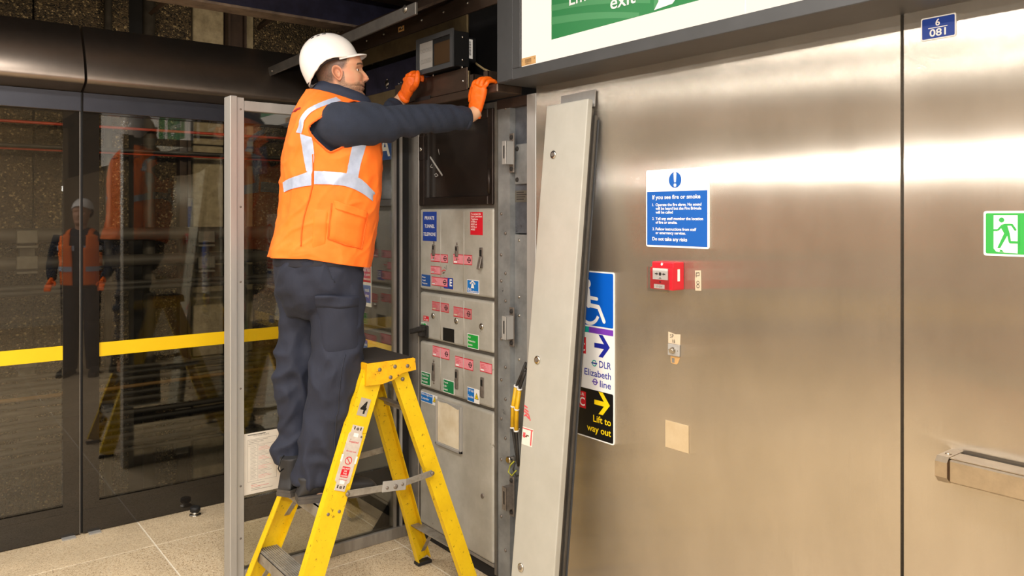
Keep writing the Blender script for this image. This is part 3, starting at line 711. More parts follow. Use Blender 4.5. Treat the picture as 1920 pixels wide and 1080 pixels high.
# beams over the platform edge
b1 = thing('ceiling_beam', 'navy steel beam with beige bottom flange above the screen doors', 'beam', (1.5, 4.22, 2.72))
m = MB(); m.box((-2, 4.16, 2.722), (3.2, 4.30, 2.735)); m.build('flange', FLANGE, b1)
m = MB(); m.box((-2, 4.20, 2.735), (3.2, 4.215, 2.95)); m.build('web', BEAMM, b1)
b2 = thing('ceiling_beam', 'dark upper beam crossing behind the navy beam', 'beam', (1.5, 3.75, 2.76))
m = MB(); m.box((-2, 3.70, 2.79), (3.2, 3.82, 2.81)); m.build('flange', STEELD, b2)
m = MB(); m.box((-2, 3.75, 2.81), (3.2, 3.77, 3.0)); m.build('web', BEAMM, b2)
for px, lab in ((300, 'dark diagonal strut above the doors near the vertical pipe'), (500, 'dark diagonal strut above the doors beside the white helmet')):
    m = MB(); a = P(px-14, 50 if px > 400 else 22, Y=4.55); b_ = P(px+26, 20 if px > 400 else -12, Y=4.3); m.bar(a, b_, (0, 1, 0), .05, .02); tag(m.build('roof_strut', STEELD), lab, 'strut')

# ------------------------------------------------------------------ glass screen beside the cabinet
YS = 3.47
gs = thing('glass_screen', 'tall aluminium framed glass screen behind the ladder with paper notice', 'screen', (1.5, YS, 0))
m = MB(); m.box((1.146, YS-.03, 0), (1.178, YS+.05, 2.146), .003); po = m.build('post', ALU, gs)
m = MB(); m.box((1.179, YS-.018, 0), (1.212, YS+.04, 2.142), .002); po2 = m.build('channel', ALU, gs)
for z in (2.09, 1.66, 1.33, .86, .43, .2):
    m = MB(); m.dome((1.196, YS-.018, z), (0, -1, 0), .005, .002); m.build('screw', LATCH, po2)
m = MB(); m.box((1.213, YS-.015, 2.086), (1.99, YS+.03, 2.13), .002); m.build('top_rail', ALU, gs)
m = MB(); m.box((1.213, YS-.02, .0), (2.06, YS+.03, .055), .002); m.build('bottom_rail', ALU2, gs)
m = MB(); m.box((1.213, YS-.008, .265), (1.99, YS+.016, .365)); m.build('mid_rail', FRIT, gs)
m = MB(); m.box((1.213, YS-.003, .055), (1.985, YS+.005, .265)); m.build('glass_pane', GLASS2, gs)
m = MB(); m.box((1.213, YS-.003, .365), (1.985, YS+.005, 2.086)); m.build('glass_pane', GLASS2, gs)
m = MB(); m.box((1.968, YS-.012, .055), (1.982, YS+.014, 2.13)); m.build('edge_strip', ALU2, gs)
m = MB(); m.box((2.004, YS-.012, .0), (2.016, YS+.014, 2.13)); m.build('edge_strip', ALU, gs)
m = MB(); m.box((1.983, YS, .0), (2.003, YS+.016, 2.13)); m.box((2.017, YS, .0), (2.06, YS+.02, 2.13)); m.build('edge_gap_shade', BLACK, gs)  # black strips: shade of the gap beside the post, put into the colour
# paper notice
NW, NH = .178, .30
nz = ZP(455, 930, Y=YS-.004)
s = Sign(); s.plate(0, 0, .172, .272, 0, PAPER, .0006)
s.rect(.018, .262, .10, .265, INK, 1); s.text('FIRE POINT PLANS', .045, .254, .009, GREYP, 1, bold=.0, width=.07)
for x0, y0_, x1, y1_ in ((.018, .055, .0188, .243), (.064, .055, .0648, .215), (.15, .055, .1508, .243), (.018, .242, .151, .243), (.018, .215, .151, .2158), (.018, .055, .151, .0558)): s.rect(x0, y0_, x1, y1_, GREYP, 1)
for k in range(3): s.rect(.022, .236-.007*k, .11-.02*k, .2375-.007*k, GREYP, 1)
for k in range(25):
    y = .209-.006*k; l = .012+.006*((k*7) % 5)/2
    s.rect(.03, y, .03+l+.008, y+.001, GREYP, 1)
    s.rect(.067, y, .067+.03+.04*((k*5) % 4)/4, y+.001, REDINK if k % 7 in (1, 2, 3) else GREYP, 1)
for k in range(5): s.rect(.034, .044-.007*k, .06+.09*((k*3+2) % 5)/5, .0455-.007*k, REDINK if k in (1, 2) else GREYP, 1)
s.single('paper_notice', (1.2135, YS-.0042, nz), (1, 0, 0), VW, 'white paper notice with printed table stuck low on the glass screen', 'notice')
# end gate running back to the screen doors
XG = 2.0
gt = sgroup('door_4', (XG, 3.9, 0))
m = MB(); m.box((XG, 3.52, .02), (XG+.012, 4.40, 2.1)); m.build('glass_pane', GLASS2, gt)
m = MB(); m.box((XG-.003, 3.52, .87), (XG-.001, 4.40, .955)); m.build('yellow_stripe', YEL, gt)
m = MB(); m.box((XG-.01, 3.50, .0), (XG+.02, 3.52, 2.12)); m.box((XG-.01, 4.40, .0), (XG+.02, 4.44, 2.12)); m.box((XG-.01, 3.52, 2.1), (XG+.02, 4.40, 2.12)); m.build('gate_frame', FRIT, gt)
m = MB(); ya, yb = 3.54, 3.66
m.tube([(XG, ya, .90), (XG-.06, ya, .90), (XG-.075, ya+.015, .90), (XG-.075, yb-.015, .90), (XG-.06, yb, .90), (XG, yb, .90)], .009, 10); m.build('pull_handle', CHROME, gt)
# signs on the gate
yA0, yA1 = YP(740, XG), YP(698, XG); 
s = Sign(); w_ = yA1-yA0; s.plate(0, 0, w_, .20, 0, BLUEN, .002); s.text('A', w_*.60, .02, .15, WHITEP, 1, al='c', bold=.02)
s.build('letter_sign', (XG-.003, yA1, ZP(740, 298, X=XG)), UW, VW, 'blue sign with a white letter A on the glass behind the arm', 'sign')
yB0, yB1 = YP(697, XG), YP(650, XG); zb = ZP(697, 576, X=XG); w_ = yB1-yB0
s = Sign(); s.plate(0, 0, w_, .50, 0, WHITEP, .002); s.rect(.01, .02, w_-.006, .115, BLUEP, 1); s.rect(.01, .13, w_-.006, .235, REDP, 1)
s.text('Passengers', w_-.02, .205, .024, WHITEP, 2, al='r', width=.11); s.text('must not', w_-.012, .188, .03, WHITEP, 2, al='r', width=.09); s.text('go past this point', w_-.012, .165, .024, WHITEP, 2, al='r', width=.16); s.text('prosecuted', w_-.012, .142, .02, WHITEP, 2, al='r', width=.09)
s.text('track', w_-.02, .08, .026, WHITEP, 2, al='r', width=.05); s.text('safety', w_-.024, .05, .026, WHITEP, 2, al='r', width=.05)
s.disc(w_-.05, .36, .075, REDP, 1, 'symbol'); s.disc(w_-.05, .36, .058, WHITEP, 2, 'symbol'); s.disc(w_-.05, .385, .014, BLACKS, 3, 'symbol'); s.line([(w_-.05, .365), (w_-.05, .33)], .022, BLACKS, 3, 'symbol')
s.build('warning_sign', (XG-.003, yB1, zb), UW, VW, 'white, red and blue no passengers warning sign behind the worker', 'sign')
yC0, yC1 = YP(690, XG), YP(676, XG); w_ = yC1-yC0
s = Sign(); s.plate(0, 0, w_, .05, 0, BLUEP, .001); s.text('Exit', w_-.005, .02, .02, WHITEP, 1, al='r'); s.single('small_label', (XG-.004, yC1, .90), UW, VW, 'small blue label on the yellow stripe of the end gate', 'label')
# hose and hazard sleeve beyond the screen
m = MB(); pts = [P(x, y, Y=4.3) for x, y in ((702, 410), (710, 432), (714, 460), (713, 485), (706, 503), (696, 512))]; m.tube(pts, .008, 8); tag(m.build('hose', CLAMP), 'pale curved hose hanging beyond the glass screen', 'hose')
# ------------------------------------------------------------------ equipment cabinet
XF = 2.085
cb = thing('equipment_cabinet', 'grey steel equipment cabinet with latches, switch labels and dark glazed top door', 'cabinet', (XF, 3.05, 0))
YL, YR = 3.404, 2.784
m = MB(); m.box((XF+.02, YR-.02, .0), (2.45, YL+.01, 2.13)); m.build('body', CABB, cb)
m = MB(); m.box((XF+.004, YR-.018, .03), (XF+.02, YR-.004, 2.12)); m.box((XF+.004, YL+.001, .03), (XF+.02, YL+.008, 2.12)); m.build('edge_strip', CABB, cb)
m = MB(); m.box((XF-.002, YL+.009, 0), (2.3, YL+.118, 2.13), .004); po = m.build('side_post', ALU2, cb)
m = MB()
for k in range(26): m.dome((XF-.002, YL+.018, .12+.078*k), (-1, 0, 0), .004, .0015, 6)
m.build('screws', LATCH, po, 'stuff')
m = MB(); m.box((XF+.012, YR, .0), (XF+.03, YL, .058)); m.build('plinth', DARKM, cb)
m = MB(); m.box((XF+.004, YR-.0, .058), (XF+.02, YL, .072)); m.build('sill', ALU2, cb)

def y5(a): return YP(780+a/6, XF)
def z5(a, b): return ZP(780+a/6, 380+b/6, X=XF)
def y6(a): return YP(780+a/4.907, XF)
def z6(a, b): return ZP(780+a/4.907, 550+b/4.907, X=XF)
SX = XF - .0012
def door(name, z0, z1, ribs=True):
    m = MB(); m.box((XF, YR, z0), (XF+.03, YL, z1), .012, seg=3)
    d = m.build(name, CABG, cb)
    if ribs:
        for px in (826.0, 869.5):
            y = YP(px, XF); m = MB(); m.tube([(XF+.0015, y, z0+.014), (XF+.0015, y, z1-.014)], .004, 8); m.build('rib', CABG, d)
    return d
def lab(f, parent, conv, x0, y0, x1, y1, name, label):
    yf, zf = conv; ya, yb, zt, zb = yf(x0), yf(x1), zf(x0, y0), zf(x1, y1)
    s = Sign(); w_, h_ = ya-yb, zt-zb; f(s, w_, h_)
    return s.child(name, (SX, ya, zb), UW, VW, parent, label)
c5 = (y5, z5); c6 = (y6, z6)
def solidlab(col, lines, border=None, sz=None, al='l', tcol=None, top=.82, step=None):
    def f(s, w, h):
        s.plate(0, 0, w, h, 0, border or col, .0008)
        if border: s.rect(.003, .003, w-.003, h-.003, col, 1)
        n = len(lines); st = step or (h*.8/n)
        for i, t in enumerate(lines):
            size = sz or st*.75
            x = .007 if al == 'l' else w/2
            wd = text_w(t)*size
            s.text(t, x, h*top - st*i - size*.55, size, tcol or WHITEP, 2, al=al, width=min(wd, w-.012))
    return f
def text_w(t):
    vs, _ = text_polys(t, .012); return max(v[0] for v in vs)-min(v[0] for v in vs)
def pink(col, full=True, worn=False):
    def f(s, w, h):
        s.plate(0, 0, w, h, 0, REDD, .0008); q = .0035; s.rect(0 if not full else q*.4, q, w-q*.4, h-q, col, 1)
        for k in range(4): s.rect(.006, h-.012-.0065*k, .006+.03+.008*(k % 3), h-.0095-.0065*k, REDINK, 2)
        s.rect(.007, .006, .032, .013, WHITEP if not worn else CREAMT, 2)
        if full: s.roundel(w-.022, h/2, .0125, BLACKS, BLACKS, 2, 'print', .3, .3, 1.25)
    return f
def latch(parent, y, zt, zb, w=.022, ears=False, lift=False):
    m = MB(); m.box((XF-.006, y-w/2, zb), (XF+.001, y+w/2, zt), .004, seg=2); l = m.build('latch', LATCH, parent)
    m = MB(); h = zt-zb; m.box((XF-.0068, y-w*.3, zt-h*.42), (XF-.004, y+w*.3, zt-h*.12)); m.build('keyway', BLACK, l)
    m = MB()
    if lift: m.obox((XF-.016, y-.004, zb+h*.25), (1, 0, -.25), (0, 1, 0), (.25, 0, 1), .003, w*.42, h*.3, .002)
    else: m.box((XF-.0095, y-w*.36, zb+h*.06), (XF-.006, y+w*.36, zt-h*.46), .002)
    m.build('paddle', LATCH, l)
    if ears:
        m = MB(); m.dome((XF, y, zt+.01), (-1, 0, 0), .007, .004); m.dome((XF, y, zb-.01), (-1, 0, 0), .007, .004); m.build('screw', LATCH, l)
def lock(parent, y, z):
    m = MB(); m.tube([(XF+.001, y, z), (XF-.004, y, z), (XF-.007, y, z)], [.0145, .0145, .011], 18); l = m.build('lock', CHROME, parent)
    m = MB(); m.cyl((XF-.0068, y, z), (XF-.0085, y, z), .007, 12); m.box((XF-.009, y-.001, z-.005), (XF-.0088, y+.001, z+.005)); m.build('key_barrel', LATCH, l)

# glazed top door
m = MB(); z0, z1, b = 1.672, 2.10, .045
zb_, zt_ = z0, z1
td = MB(); td.box((XF-.004, YR, z0), (XF+.025, YR+.038, z1), .003); td.box((XF-.004, YL-.045, z0), (XF+.025, YL, z1), .003); td.box((XF-.004, YR+.038, z0), (XF+.025, YL-.045, z0+.04), .003); td.box((XF-.004, YR+.038, z1-.04), (XF+.025, YL-.045, z1), .003)
td = td.build('glazed_door', BRONZE, cb)
m = MB(); m.box((XF+.004, YR+.038, z0+.04), (XF+.01, YL-.045, z1-.04)); m.build('pane', SMOKE, td)
m = MB(); m.box((XF-.009, YL-.05, 1.90), (XF-.003, YL-.005, 2.02), .002); hp = m.build('lock_plate', BRONZE, td)
m = MB(); m.tube([(XF-.008, YL-.028, 1.955), (XF-.014, YL-.028, 1.955), (XF-.017, YL-.028, 1.955)], [.012, .012, .009], 16); m.build('key_lock', CHROME, hp)
for z in (1.72,):
    m = MB(); m.tube([(XF-.008, YR+.02, z), (XF-.008, YR+.02, z+.11)], .009, 10); m.build('hinge', BRONZE, td)
s = Sign(); s.line([(0, .0), (.105, -.092)], .010, SMEAR, 0); s.line([(.012, -.034), (-.002, -.048), (.02, -.052)], .003, SMEAR, 0, 'print', False); s.line([(.035, -.088), (.052, -.082), (.07, -.092), (.05, -.098), (.04, -.092)], .004, SMEAR, 0, 'print', False)
s.line([(.075, .02), (.072, .035), (.08, .01)], .004, SMEAR, 0); s.child('chalk_smear', (XF+.0035, YP(806, XF), ZP(806, 295, X=XF)), UW, VW, td, 'pale chalk smear')
# upper telephone door
z0, z1 = 1.253, 1.655
d = door('telephone_door', z0, z1)
lab(solidlab(BLUED, ('PRIVATE', 'TUNNEL', 'TELEPHONE'), al='c', sz=.024, step=.040, top=.82), d, c5, 80, 103, 233, 435, 'warning_label', 'royal blue label reading PRIVATE TUNNEL TELEPHONE')
lab(solidlab(REDP, ('To contact this', 'Station Control Room', 'Telephone', '47788 or', '48181 or', '49196 or', '49180'), top=.95, sz=.0125), d, c5, 613, 107, 752, 366, 'warning_label', 'red label with white telephone numbers')
lab(solidlab(BLUEN, ('Private', 'Tunnel', 'Telephone')), d, c5, 65, 805, 163, 945, 'warning_label', 'small blue label reading Private Tunnel Telephone')
def elab(s, w, h):
    s.plate(0, 0, w, h, 0, CREAMT, .0008); s.rect(.003, .003, w-.003, h-.003, BLUED, 1); s.text('E', w-.012, h*.32, .045, WHITEP, 2, al='r', bold=.03)
lab(elab, d, c5, 310, 832, 425, 985, 'warning_label', 'royal blue label with a white letter E')
def auto(s, w, h):
    s.plate(0, 0, w, h, 0, WHITEP, .0008); s.rect(.003, .003, w-.003, h-.003, BLUEL, 1)
    cx, cy = w*.48, h*.68; s.poly([(cx-.013, cy-.018), (cx+.013, cy-.018), (cx+.006, cy+.004), (cx-.006, cy+.004)], WHITEP, 2); s.arc(cx, cy-.004, .013, .020, 25, 155, WHITEP, 2)
    s.disc(cx-.017, cy+.004, .005, WHITEP, 2); s.disc(cx+.017, cy+.004, .005, WHITEP, 2)
    s.text('Auto', .008, h*.24, .014, WHITEP, 2); s.text('Telephone', .008, h*.08, .014, WHITEP, 2, width=w-.016)
lab(auto, d, c5, 577, 862, 710, 1030, 'warning_label', 'blue label with telephone symbol reading Auto Telephone')
for q in ((168, 572, 360, 677), (422, 577, 632, 705)): lab(pink(PINK), d, c5, *q, 'inspection_label', 'pink inspection label with black ring and bar mark')
lab(pink(PINK, False), d, c5, 168, 710, 285, 812, 'inspection_label', 'torn half of a pink inspection label')
SX -= .001
lab(pink(PINK), d, c5, 180, 830, 358, 950, 'inspection_label', 'pink inspection label over the blue E label')
SX += .001
s = Sign(); s.line([(0, .0), (.014, .006), (.028, .004)], .006, REDINK, 0); s.line([(.006, -.01), (.02, -.006)], .005, BROWNP, 0); s.line([(.02, .02), (.03, .014)], .003, GREYP, 0); s.line([(.036, .03), (.038, .01)], .003, GREYP, 0)
s.child('label_residue', (SX, y5(296), z5(296, 770)), UW, VW, d, 'scraped red label residue')
latch(d, y5(202), z5(202, 470), z5(202, 600), .024, True); latch(d, y5(462), z5(462, 485), z5(462, 610), .024, True); latch(d, y5(738), z5(738, 505), z5(738, 735), .026, False, True)
# key switch door
d = door('switch_door', 1.008, 1.238)
for q in ((150, 72, 303, 180), (347, 120, 513, 241)): lab(pink(PINKD, True, True), d, c6, *q, 'inspection_label', 'soiled pink inspection label with ring and bar mark')
for q in ((160, 205), (373, 253), (605, 305)): lock(d, y6(q[0]), z6(*q))
lab(solidlab(REDP, ('Pull', 'to open'), sz=.012), d, c6, 70, 204, 119, 259, 'warning_label', 'tiny red label')
lab(solidlab(GREENL, ('Key', 'Protection', 'Switch'), border=WHITEP), d, c6, 475, 366, 578, 521, 'warning_label', 'bright green label reading Key Protection Switch')
lab(solidlab(GREENL, ('ON',), border=WHITEP, sz=.012), d, c6, 50, 264, 96, 300, 'warning_label', 'small green label behind the black handle')
ya, yb = y6(250), y6(352); m = MB(); m.box((XF-.002, yb, z6(352, 455)), (XF+.002, ya, z6(250, 312)), .001); m.build('blank_window', BLACKP, d)
yh = y6(85); zh = z6(85, 345); m = MB(); m.box((XF-.012, yh-.035, zh-.032), (XF, yh+.03, zh+.03), .004); m.obox((XF-.03, yh+.025, zh+.005), (1, 0, 0), (0, 1, -.25), (0, .25, 1), .016, .055, .012, .004); m.obox((XF-.02, yh+.0, zh-.005), (1, 0, 0), (0, 1, 0), (0, 0, 1), .014, .018, .02, .004); m.build('handle', GRIME, d).__setitem__('label', 'grimy black lever handle')
# plunger and socket door
d = door('socket_door', .762, .992)
for q in ((155, 478, 307, 615), (362, 573, 527, 716)): lab(pink(PINK), d, c6, *q, 'inspection_label', 'pink inspection label with black ring and bar mark')
lab(pink(PINK, False), d, c6, 590, 625, 700, 745, 'inspection_label', 'torn pink inspection label')
lab(solidlab(GREEND, ('TRACTION', 'CURRENT', 'PLUNGER'), border=WHITEP), d, c6, 50, 713, 135, 857, 'warning_label', 'green label reading TRACTION CURRENT PLUNGER')
lab(solidlab(GREEND, ('Tunnel', 'Light', 'Switch'), border=WHITEP), d, c6, 253, 784, 353, 936, 'warning_label', 'green label reading Tunnel Light Switch')
def haz(lines, fr):
    def f(s, w, h):
        s.plate(0, 0, w, h, 0, WHITEP, .0008); s.rect(.002, .003, w*fr, h-.003, BLUEL, 1)
        for i, t in enumerate(lines): s.text(t, .006, h*.70-h*.42*i, .0165, WHITEP, 2, width=min(text_w(t)*.0165, w*fr-.01))
        cx = w*(1+fr)/2; r = w*(1-fr)*.42
        s.poly([(cx-r, h*.3), (cx+r, h*.3), (cx, h*.3+r*1.8)], BLACKS, 2); s.poly([(cx-r*.78, h*.3+r*.13), (cx+r*.78, h*.3+r*.13), (cx, h*.3+r*1.52)], YELP, 3)
        s.poly([(cx+r*.12, h*.3+r*1.1), (cx-r*.2, h*.3+r*.6), (cx, h*.3+r*.62), (cx-r*.1, h*.3+r*.25), (cx+r*.2, h*.3+r*.72), (cx, h*.3+r*.72)], BLACKS, 4)
    return f
lab(haz(('110 Volt', 'Socket'), .58), d, c6, 475, 857, 584, 1022, 'warning_label', 'blue and white label reading 110 Volt Socket with hazard triangle')
latch(d, y6(164), z6(164, 640), z6(164, 805), .021, True); latch(d, y6(377), z6(377, 698), z6(377, 880), .025); latch(d, y6(612), z6(612, 772), z6(612, 960), .025)
# tall bottom door
d = door('controller_door', .072, .746, False)
lab(haz(('Platform Edge Door', 'Controller'), .72), d, c6, 47, 897, 197, 1040, 'warning_label', 'blue and white label reading Platform Edge Door Controller')
def y7(a): return YP(760+a/3.177, XF)
def z7(a, b): return ZP(760+a/3.177, 540+b/3.177, X=XF)
ya, yb, zt, zb = y7(192), y7(342), z7(192, 660), z7(342, 988)
m = MB(); m.box((XF-.003, yb, zb), (XF+.001, ya, zt), .001); dh = m.build('document_holder', ALU, d)
m = MB(); t_ = .012
for a, b_ in (((yb, zb), (ya, zb+t_)), ((yb, zb), (yb+t_, zt)), ((ya-t_*.6, zb), (ya, zt))): m.box((XF-.014, a[0], a[1]), (XF-.0005, b_[0], b_[1]), .001)
m.build('rim', ALU, dh)
s = Sign(); w_, h_ = ya-yb-.026, zt-zb-.018; s.solid([(0, 0), (w_, 0), (w_, h_*.97), (w_*.9, h_*.93), (w_*.55, h_*.98), (w_*.4, h_*1.0), (w_*.1, h_*.97), (0, h_*.99)], mat('yellowed_paper', srgb(232, 222, 198), .7, 0, srgb(206, 188, 154), 9), .001)
s.child('document', (XF-.005, ya-.009, zb+.013), UW, VW, dh, 'yellowed paper sheet')
lk = P(905, 930, X=XF); m = MB(); m.tube([(XF+.001, lk.y, lk.z), (XF-.003, lk.y, lk.z), (XF-.005, lk.y, lk.z)], [.011, .011, .008], 14); m.build('lock', LATCH, d)

# open side channel with rivets, catches and access plates
XC = 2.096
m = MB(); m.box((XC, 2.678, 0), (XC+.05, YR-.022, 2.13)); ch = m.build('channel_flange', CHAN, cb)
XP_ = 2.125
m = MB(); m.box((XP_, 2.45, 1.545), (XP_+.03, 2.677, 2.125), .001); m.build('back_plate', SOOTP, cb)
m = MB(); m.box((XP_-.004, 2.45, .02), (XP_+.03, 2.677, 1.54), .001); m.build('back_plate', CHAN, cb)
m = MB(); m.box((XW-.002, 2.489, 0), (XP_, 2.548, 2.13), .002); m.build('front_post', ALU, cb)
m = MB(); m.box((XF+.005, 2.55, 2.09), (XP_, YR-.02, 2.13)); m.build('top_bar', RUSTP, cb)
m = MB(); fy = (2.678+YR-.022)/2
for k, z in enumerate((2.09, 1.63, 1.545, 1.45, 1.37, 1.335, 1.25, 1.08, .96, .90, .82, .73, .65, .55, .40, .30, .16)): m.dome((XC, fy+(.018 if k % 2 else -.012), z), (-1, 0, 0), .008, .006, 8)
m.build('rivets', LATCH, ch, 'stuff')
m = MB()
for k, z in enumerate((1.515, 1.27, 1.19, 1.0, .87, .70, .5)): m.dome((XP_-.004, 2.645, z), (-1, 0, 0), .007, .005, 8)
for z in (1.515, 1.28): m.dome((XP_-.004, 2.575, z), (-1, 0, 0), .007, .005, 8)
m.build('rivets', SCREW, ch, 'stuff')
def catch(px, py, worn):
    c = P(px+3, py, X=XC-.053); y = c.y; z = c.z
    m = MB(); m.box((XC-.006, y-.014, z-.085), (XC, y+.016, z+.085), .001); k = m.build('catch', LATCH, cb)
    m = MB(); m.box((XC-.048, y-.014, z-.05), (XC-.006, y-.011, z+.05), .001); m.box((XC-.048, y-.014, z-.05), (XC-.044, y+.014, z+.05), .001); m.box((XC-.048, y-.014, z+.046), (XC-.006, y+.01, z+.05), .001)
    m.build('bracket', ALU if not worn else LATCH, k)
    m = MB(); m.box((XC-.0492, y-.004, z-.025), (XC-.0475, y+.003, z+.03)); m.build('slot', BLACK, k)
    for dz in (.068, -.068):
        m = MB(); m.dome((XC-.006, y, z+dz), (-1, 0, 0), .011, .008, 6); m.build('bolt', GRIME, k)
for q in ((940, 286, 0), (940, 615, 0), (940, 935, 1)): catch(*q)
p0 = P(967, 271, X=XP_-.006); p1 = P(967, 346, X=XP_-.006)
m = MB(); m.box((XP_-.012, 2.50, p1.z), (XP_, p0.y, p0.z), .004, seg=2); ap = m.build('access_plate', CHAN, cb)
for z in (p0.z-.02, p1.z+.02):
    m = MB(); m.dome((XP_-.012, p0.y-.018, z), (-1, 0, 0), .011, .007, 8); m.build('bolt', GRIME, ap)
PLATE = mat('engraved_plate', srgb(110, 106, 96), .4, .5)
s = Sign(); s.plate(0, 0, .10, .05, 0, PLATE, .0008)
for k in range(4): s.rect(.01, .010+.01*k, .06+.01*(k % 3), .014+.01*k, INK, 1)
a = P(966, 379, X=XP_-.001); s.child('rating_plate', (XP_-.0012, a.y, a.z), UW, VW, cb)
s = Sign(); s.plate(0, 0, .055, .02, 0, CREAMT, .0008); s.rect(.006, .006, .045, .013, GREYP, 1); a = P(949, 411, X=XP_-.006); s.child('rating_plate', (XP_-.0052, a.y, a.z), UW, VW, cb)
# wiring in the channel
SLEEVE = mat('yellow_sleeve', srgb(236, 190, 30), .45, 0, srgb(210, 160, 20), 30)
CH_ = XP_-.02
def chan_pts(l): return [P(x, y, X=CH_) for x, y in l]
for k, (l, lb) in enumerate(((((986, 680), (976, 706), (968, 724), (962, 762), (961, 802), (966, 835), (971, 870)), 'first'), (((990, 690), (984, 708), (978, 726), (973, 764), (972, 804), (974, 835), (976, 870)), 'second'), (((994, 695), (989, 710), (983, 728), (978, 766), (977, 806), (979, 835), (981, 872)), 'third'))):
    pts = chan_pts(l); pts = [p+Vector((-.013*k, 0, 0)) for p in pts]
    t = thing('control_cable', f'{lb} black control cable with yellow sleeve in the open channel counting from the cabinet', 'cable', pts[3], 'sleeved cables in the side channel')
    m = MB(); m.tube(pts, .006, 8); m.build('core', CAB_D, t)
    m = MB(); m.tube(pts[2:5], .0095, 10); m.build('sleeve', SLEEVE, t)
    for i in (2, 3, 4):
        m = MB(); d_ = (pts[i+1]-pts[i-1]).normalized()*.003; m.tube([pts[i]-d_, pts[i]+d_], .0115, 10); m.build('cable_tie', WHITEP, t)
m = MB(); a = P(963, 860, X=XP_-.005); m.tube([a, a+Vector((-.03, 0, 0)), a+Vector((-.034, 0, 0))], [.016, .016, .012], 14); g = tag(m.build('cable_gland', CHROME), 'chrome cable gland low in the open side channel', 'gland')
GY = mat('green_yellow_wire', srgb(120, 150, 50), .5, 0, srgb(210, 190, 40), 60)
m = MB(); m.tube([P(x, y, X=CH_-.01) for x, y in ((964, 865), (957, 872), (953, 885), (960, 892), (968, 882))], .003, 6); tag(m.build('earth_wire', GY), 'loose green and yellow earth wire below the chrome gland', 'wire')
m = MB(); m.tube([P(x, y, X=CH_-.01) for x, y in ((966, 868), (962, 880), (968, 893), (976, 890), (984, 886))], .003, 6); tag(m.build('earth_wire', CAB_D), 'loose dark wire looping under the chrome gland', 'wire')

# ------------------------------------------------------------------ cover panel leaning on the wall
A1 = P(1025, 199, X=2.017); A2 = P(958, 1080, X=1.815); A0 = A2+(A2-A1)*(A2.z/(A1.z-A2.z)); U_ = A1-A0; HP = U_.length; U_.normalize()
Rr = Vector((0, -1, 0)); Rr = (Rr - U_*Rr.dot(U_)).normalized(); Nn = Rr.cross(U_)          # Nn faces the platform
cv = thing('cover_panel', 'long pale grey removed cover panel leaning against the steel wall', 'panel', A0)
WPN = .235
def cpt(r, u, n): return A0 + Rr*r + U_*u + Nn*n
def cbox(r0, r1, u0, u1, n0, n1, bev=0.):
    m = MB(); m.obox(cpt((r0+r1)/2, (u0+u1)/2, (n0+n1)/2), Rr, U_, Nn, abs(r1-r0)/2, abs(u1-u0)/2, abs(n1-n0)/2, bev, seg=2); return m
cbox(0, WPN, .005, HP, -.026, 0, .004).build('face_sheet', PANELG, cv)
cbox(.02, WPN-.012, .02, HP-.03, -.044, -.027).build('inner_tray', PANELD, cv)
cbox(.006, WPN-.002, .012, HP-.055, -.058, -.045, .001).build('rear_flange', PANELD, cv)
cbox(.03, WPN-.012, HP-.02, HP+.045, -.05, -.0455, .001).build('top_tab', ALU, cv)
cbox(WPN-.012, WPN+.004, .03, HP-.07, -.063, -.0585, .001).build('edge_strip', FRAMEG, cv)
def on_cover(px, py):
    d = ray(px, py); o = Vector((0, 0, CAM_H)); s = (A0-o).dot(Nn)/d.dot(Nn); q = o+d*s-A0
    return q.dot(Rr), q.dot(U_)
for px, py in ((1038, 290), (1008, 675), (977, 1064)):
    r, u = on_cover(px, py)
    m = MB(); m.tube([cpt(r, u, -.001), cpt(r, u, .004), cpt(r, u, .006)], [.016, .016, .012], 20); l = m.build('lock', CHROME, cv)
    m = MB(); m.cyl(cpt(r, u, .0055), cpt(r, u, .0075), .008, 14); m.build('key_barrel', LATCH, l)
r, u = on_cover(982, 775); s = Sign()
for k, (x0, y0_, x1, y1_) in enumerate(((0, .05, .02, .044), (.003, .038, .028, .03), (0, .03, .03, .02), (.01, .018, .035, .006), (.03, .02, .042, .0), (.004, .012, .02, .018))): s.line([(x0, y0_), (x1, y1_)], .006, REDINK, 0, 'print', False)
s.child('red_writing', cpt(r, u-.02, .0006), Rr, U_, cv, 'smudged red handwriting')
r, u = on_cover(978, 832); s = Sign(); s.plate(0, 0, .062, .065, 0, PAPER, .0006)
s.rect(.0, .058, .062, .062, REDINK, 1); s.rect(.05, .004, .058, .06, REDINK, 1); s.rect(.006, .026, .02, .045, REDINK, 1); s.rect(.024, .034, .04, .039, BROWNP, 1); s.rect(.004, .03, .03, .034, BROWNP, 1)
s.child('torn_label', cpt(max(r, .001), u, .0008), Rr, U_, cv, 'torn white label with red print')

# ------------------------------------------------------------------ opened soffit above the cabinet
XB = 1.95
def zb(px, py): return ZP(px, py, X=XB)
lp = thing('lintel_panel', 'brown steel lintel panel over the cabinet gripped by orange gloves', 'lintel', (XB, 3.1, 2.135))
zt, z_s, z_b = zb(705, 170), zb(880, 165), zb(920, 176)
yA, yB = YP(690, XB)+.4, YP(878, XB)
m = MB(); m.box((XB, yB-.0, z_s+.001), (XB+.012, yA, zb(720, 172)), .002); m.build('back_sheet', OLIVE, lp)
m = MB(); yC = YP(782, XB); m.box((XB-.006, yB, z_s-.006), (XB-.0005, yC+.20, zb(878, 126)), .001); fp = m.build('front_plate', STEELD, lp)
for px, py in ((866, 126), (868, 152), (812, 141)):
    q = P(px, py, X=XB-.006); m = MB(); m.dome(q, (-1, 0, 0), .007, .004, 8); m.build('screw', SCREW, fp)
m = MB(); m.box((XB-.012, 2.56, z_b), (XB+.12, yA, z_s-.008), .004); m.build('channel', STEELD, lp)
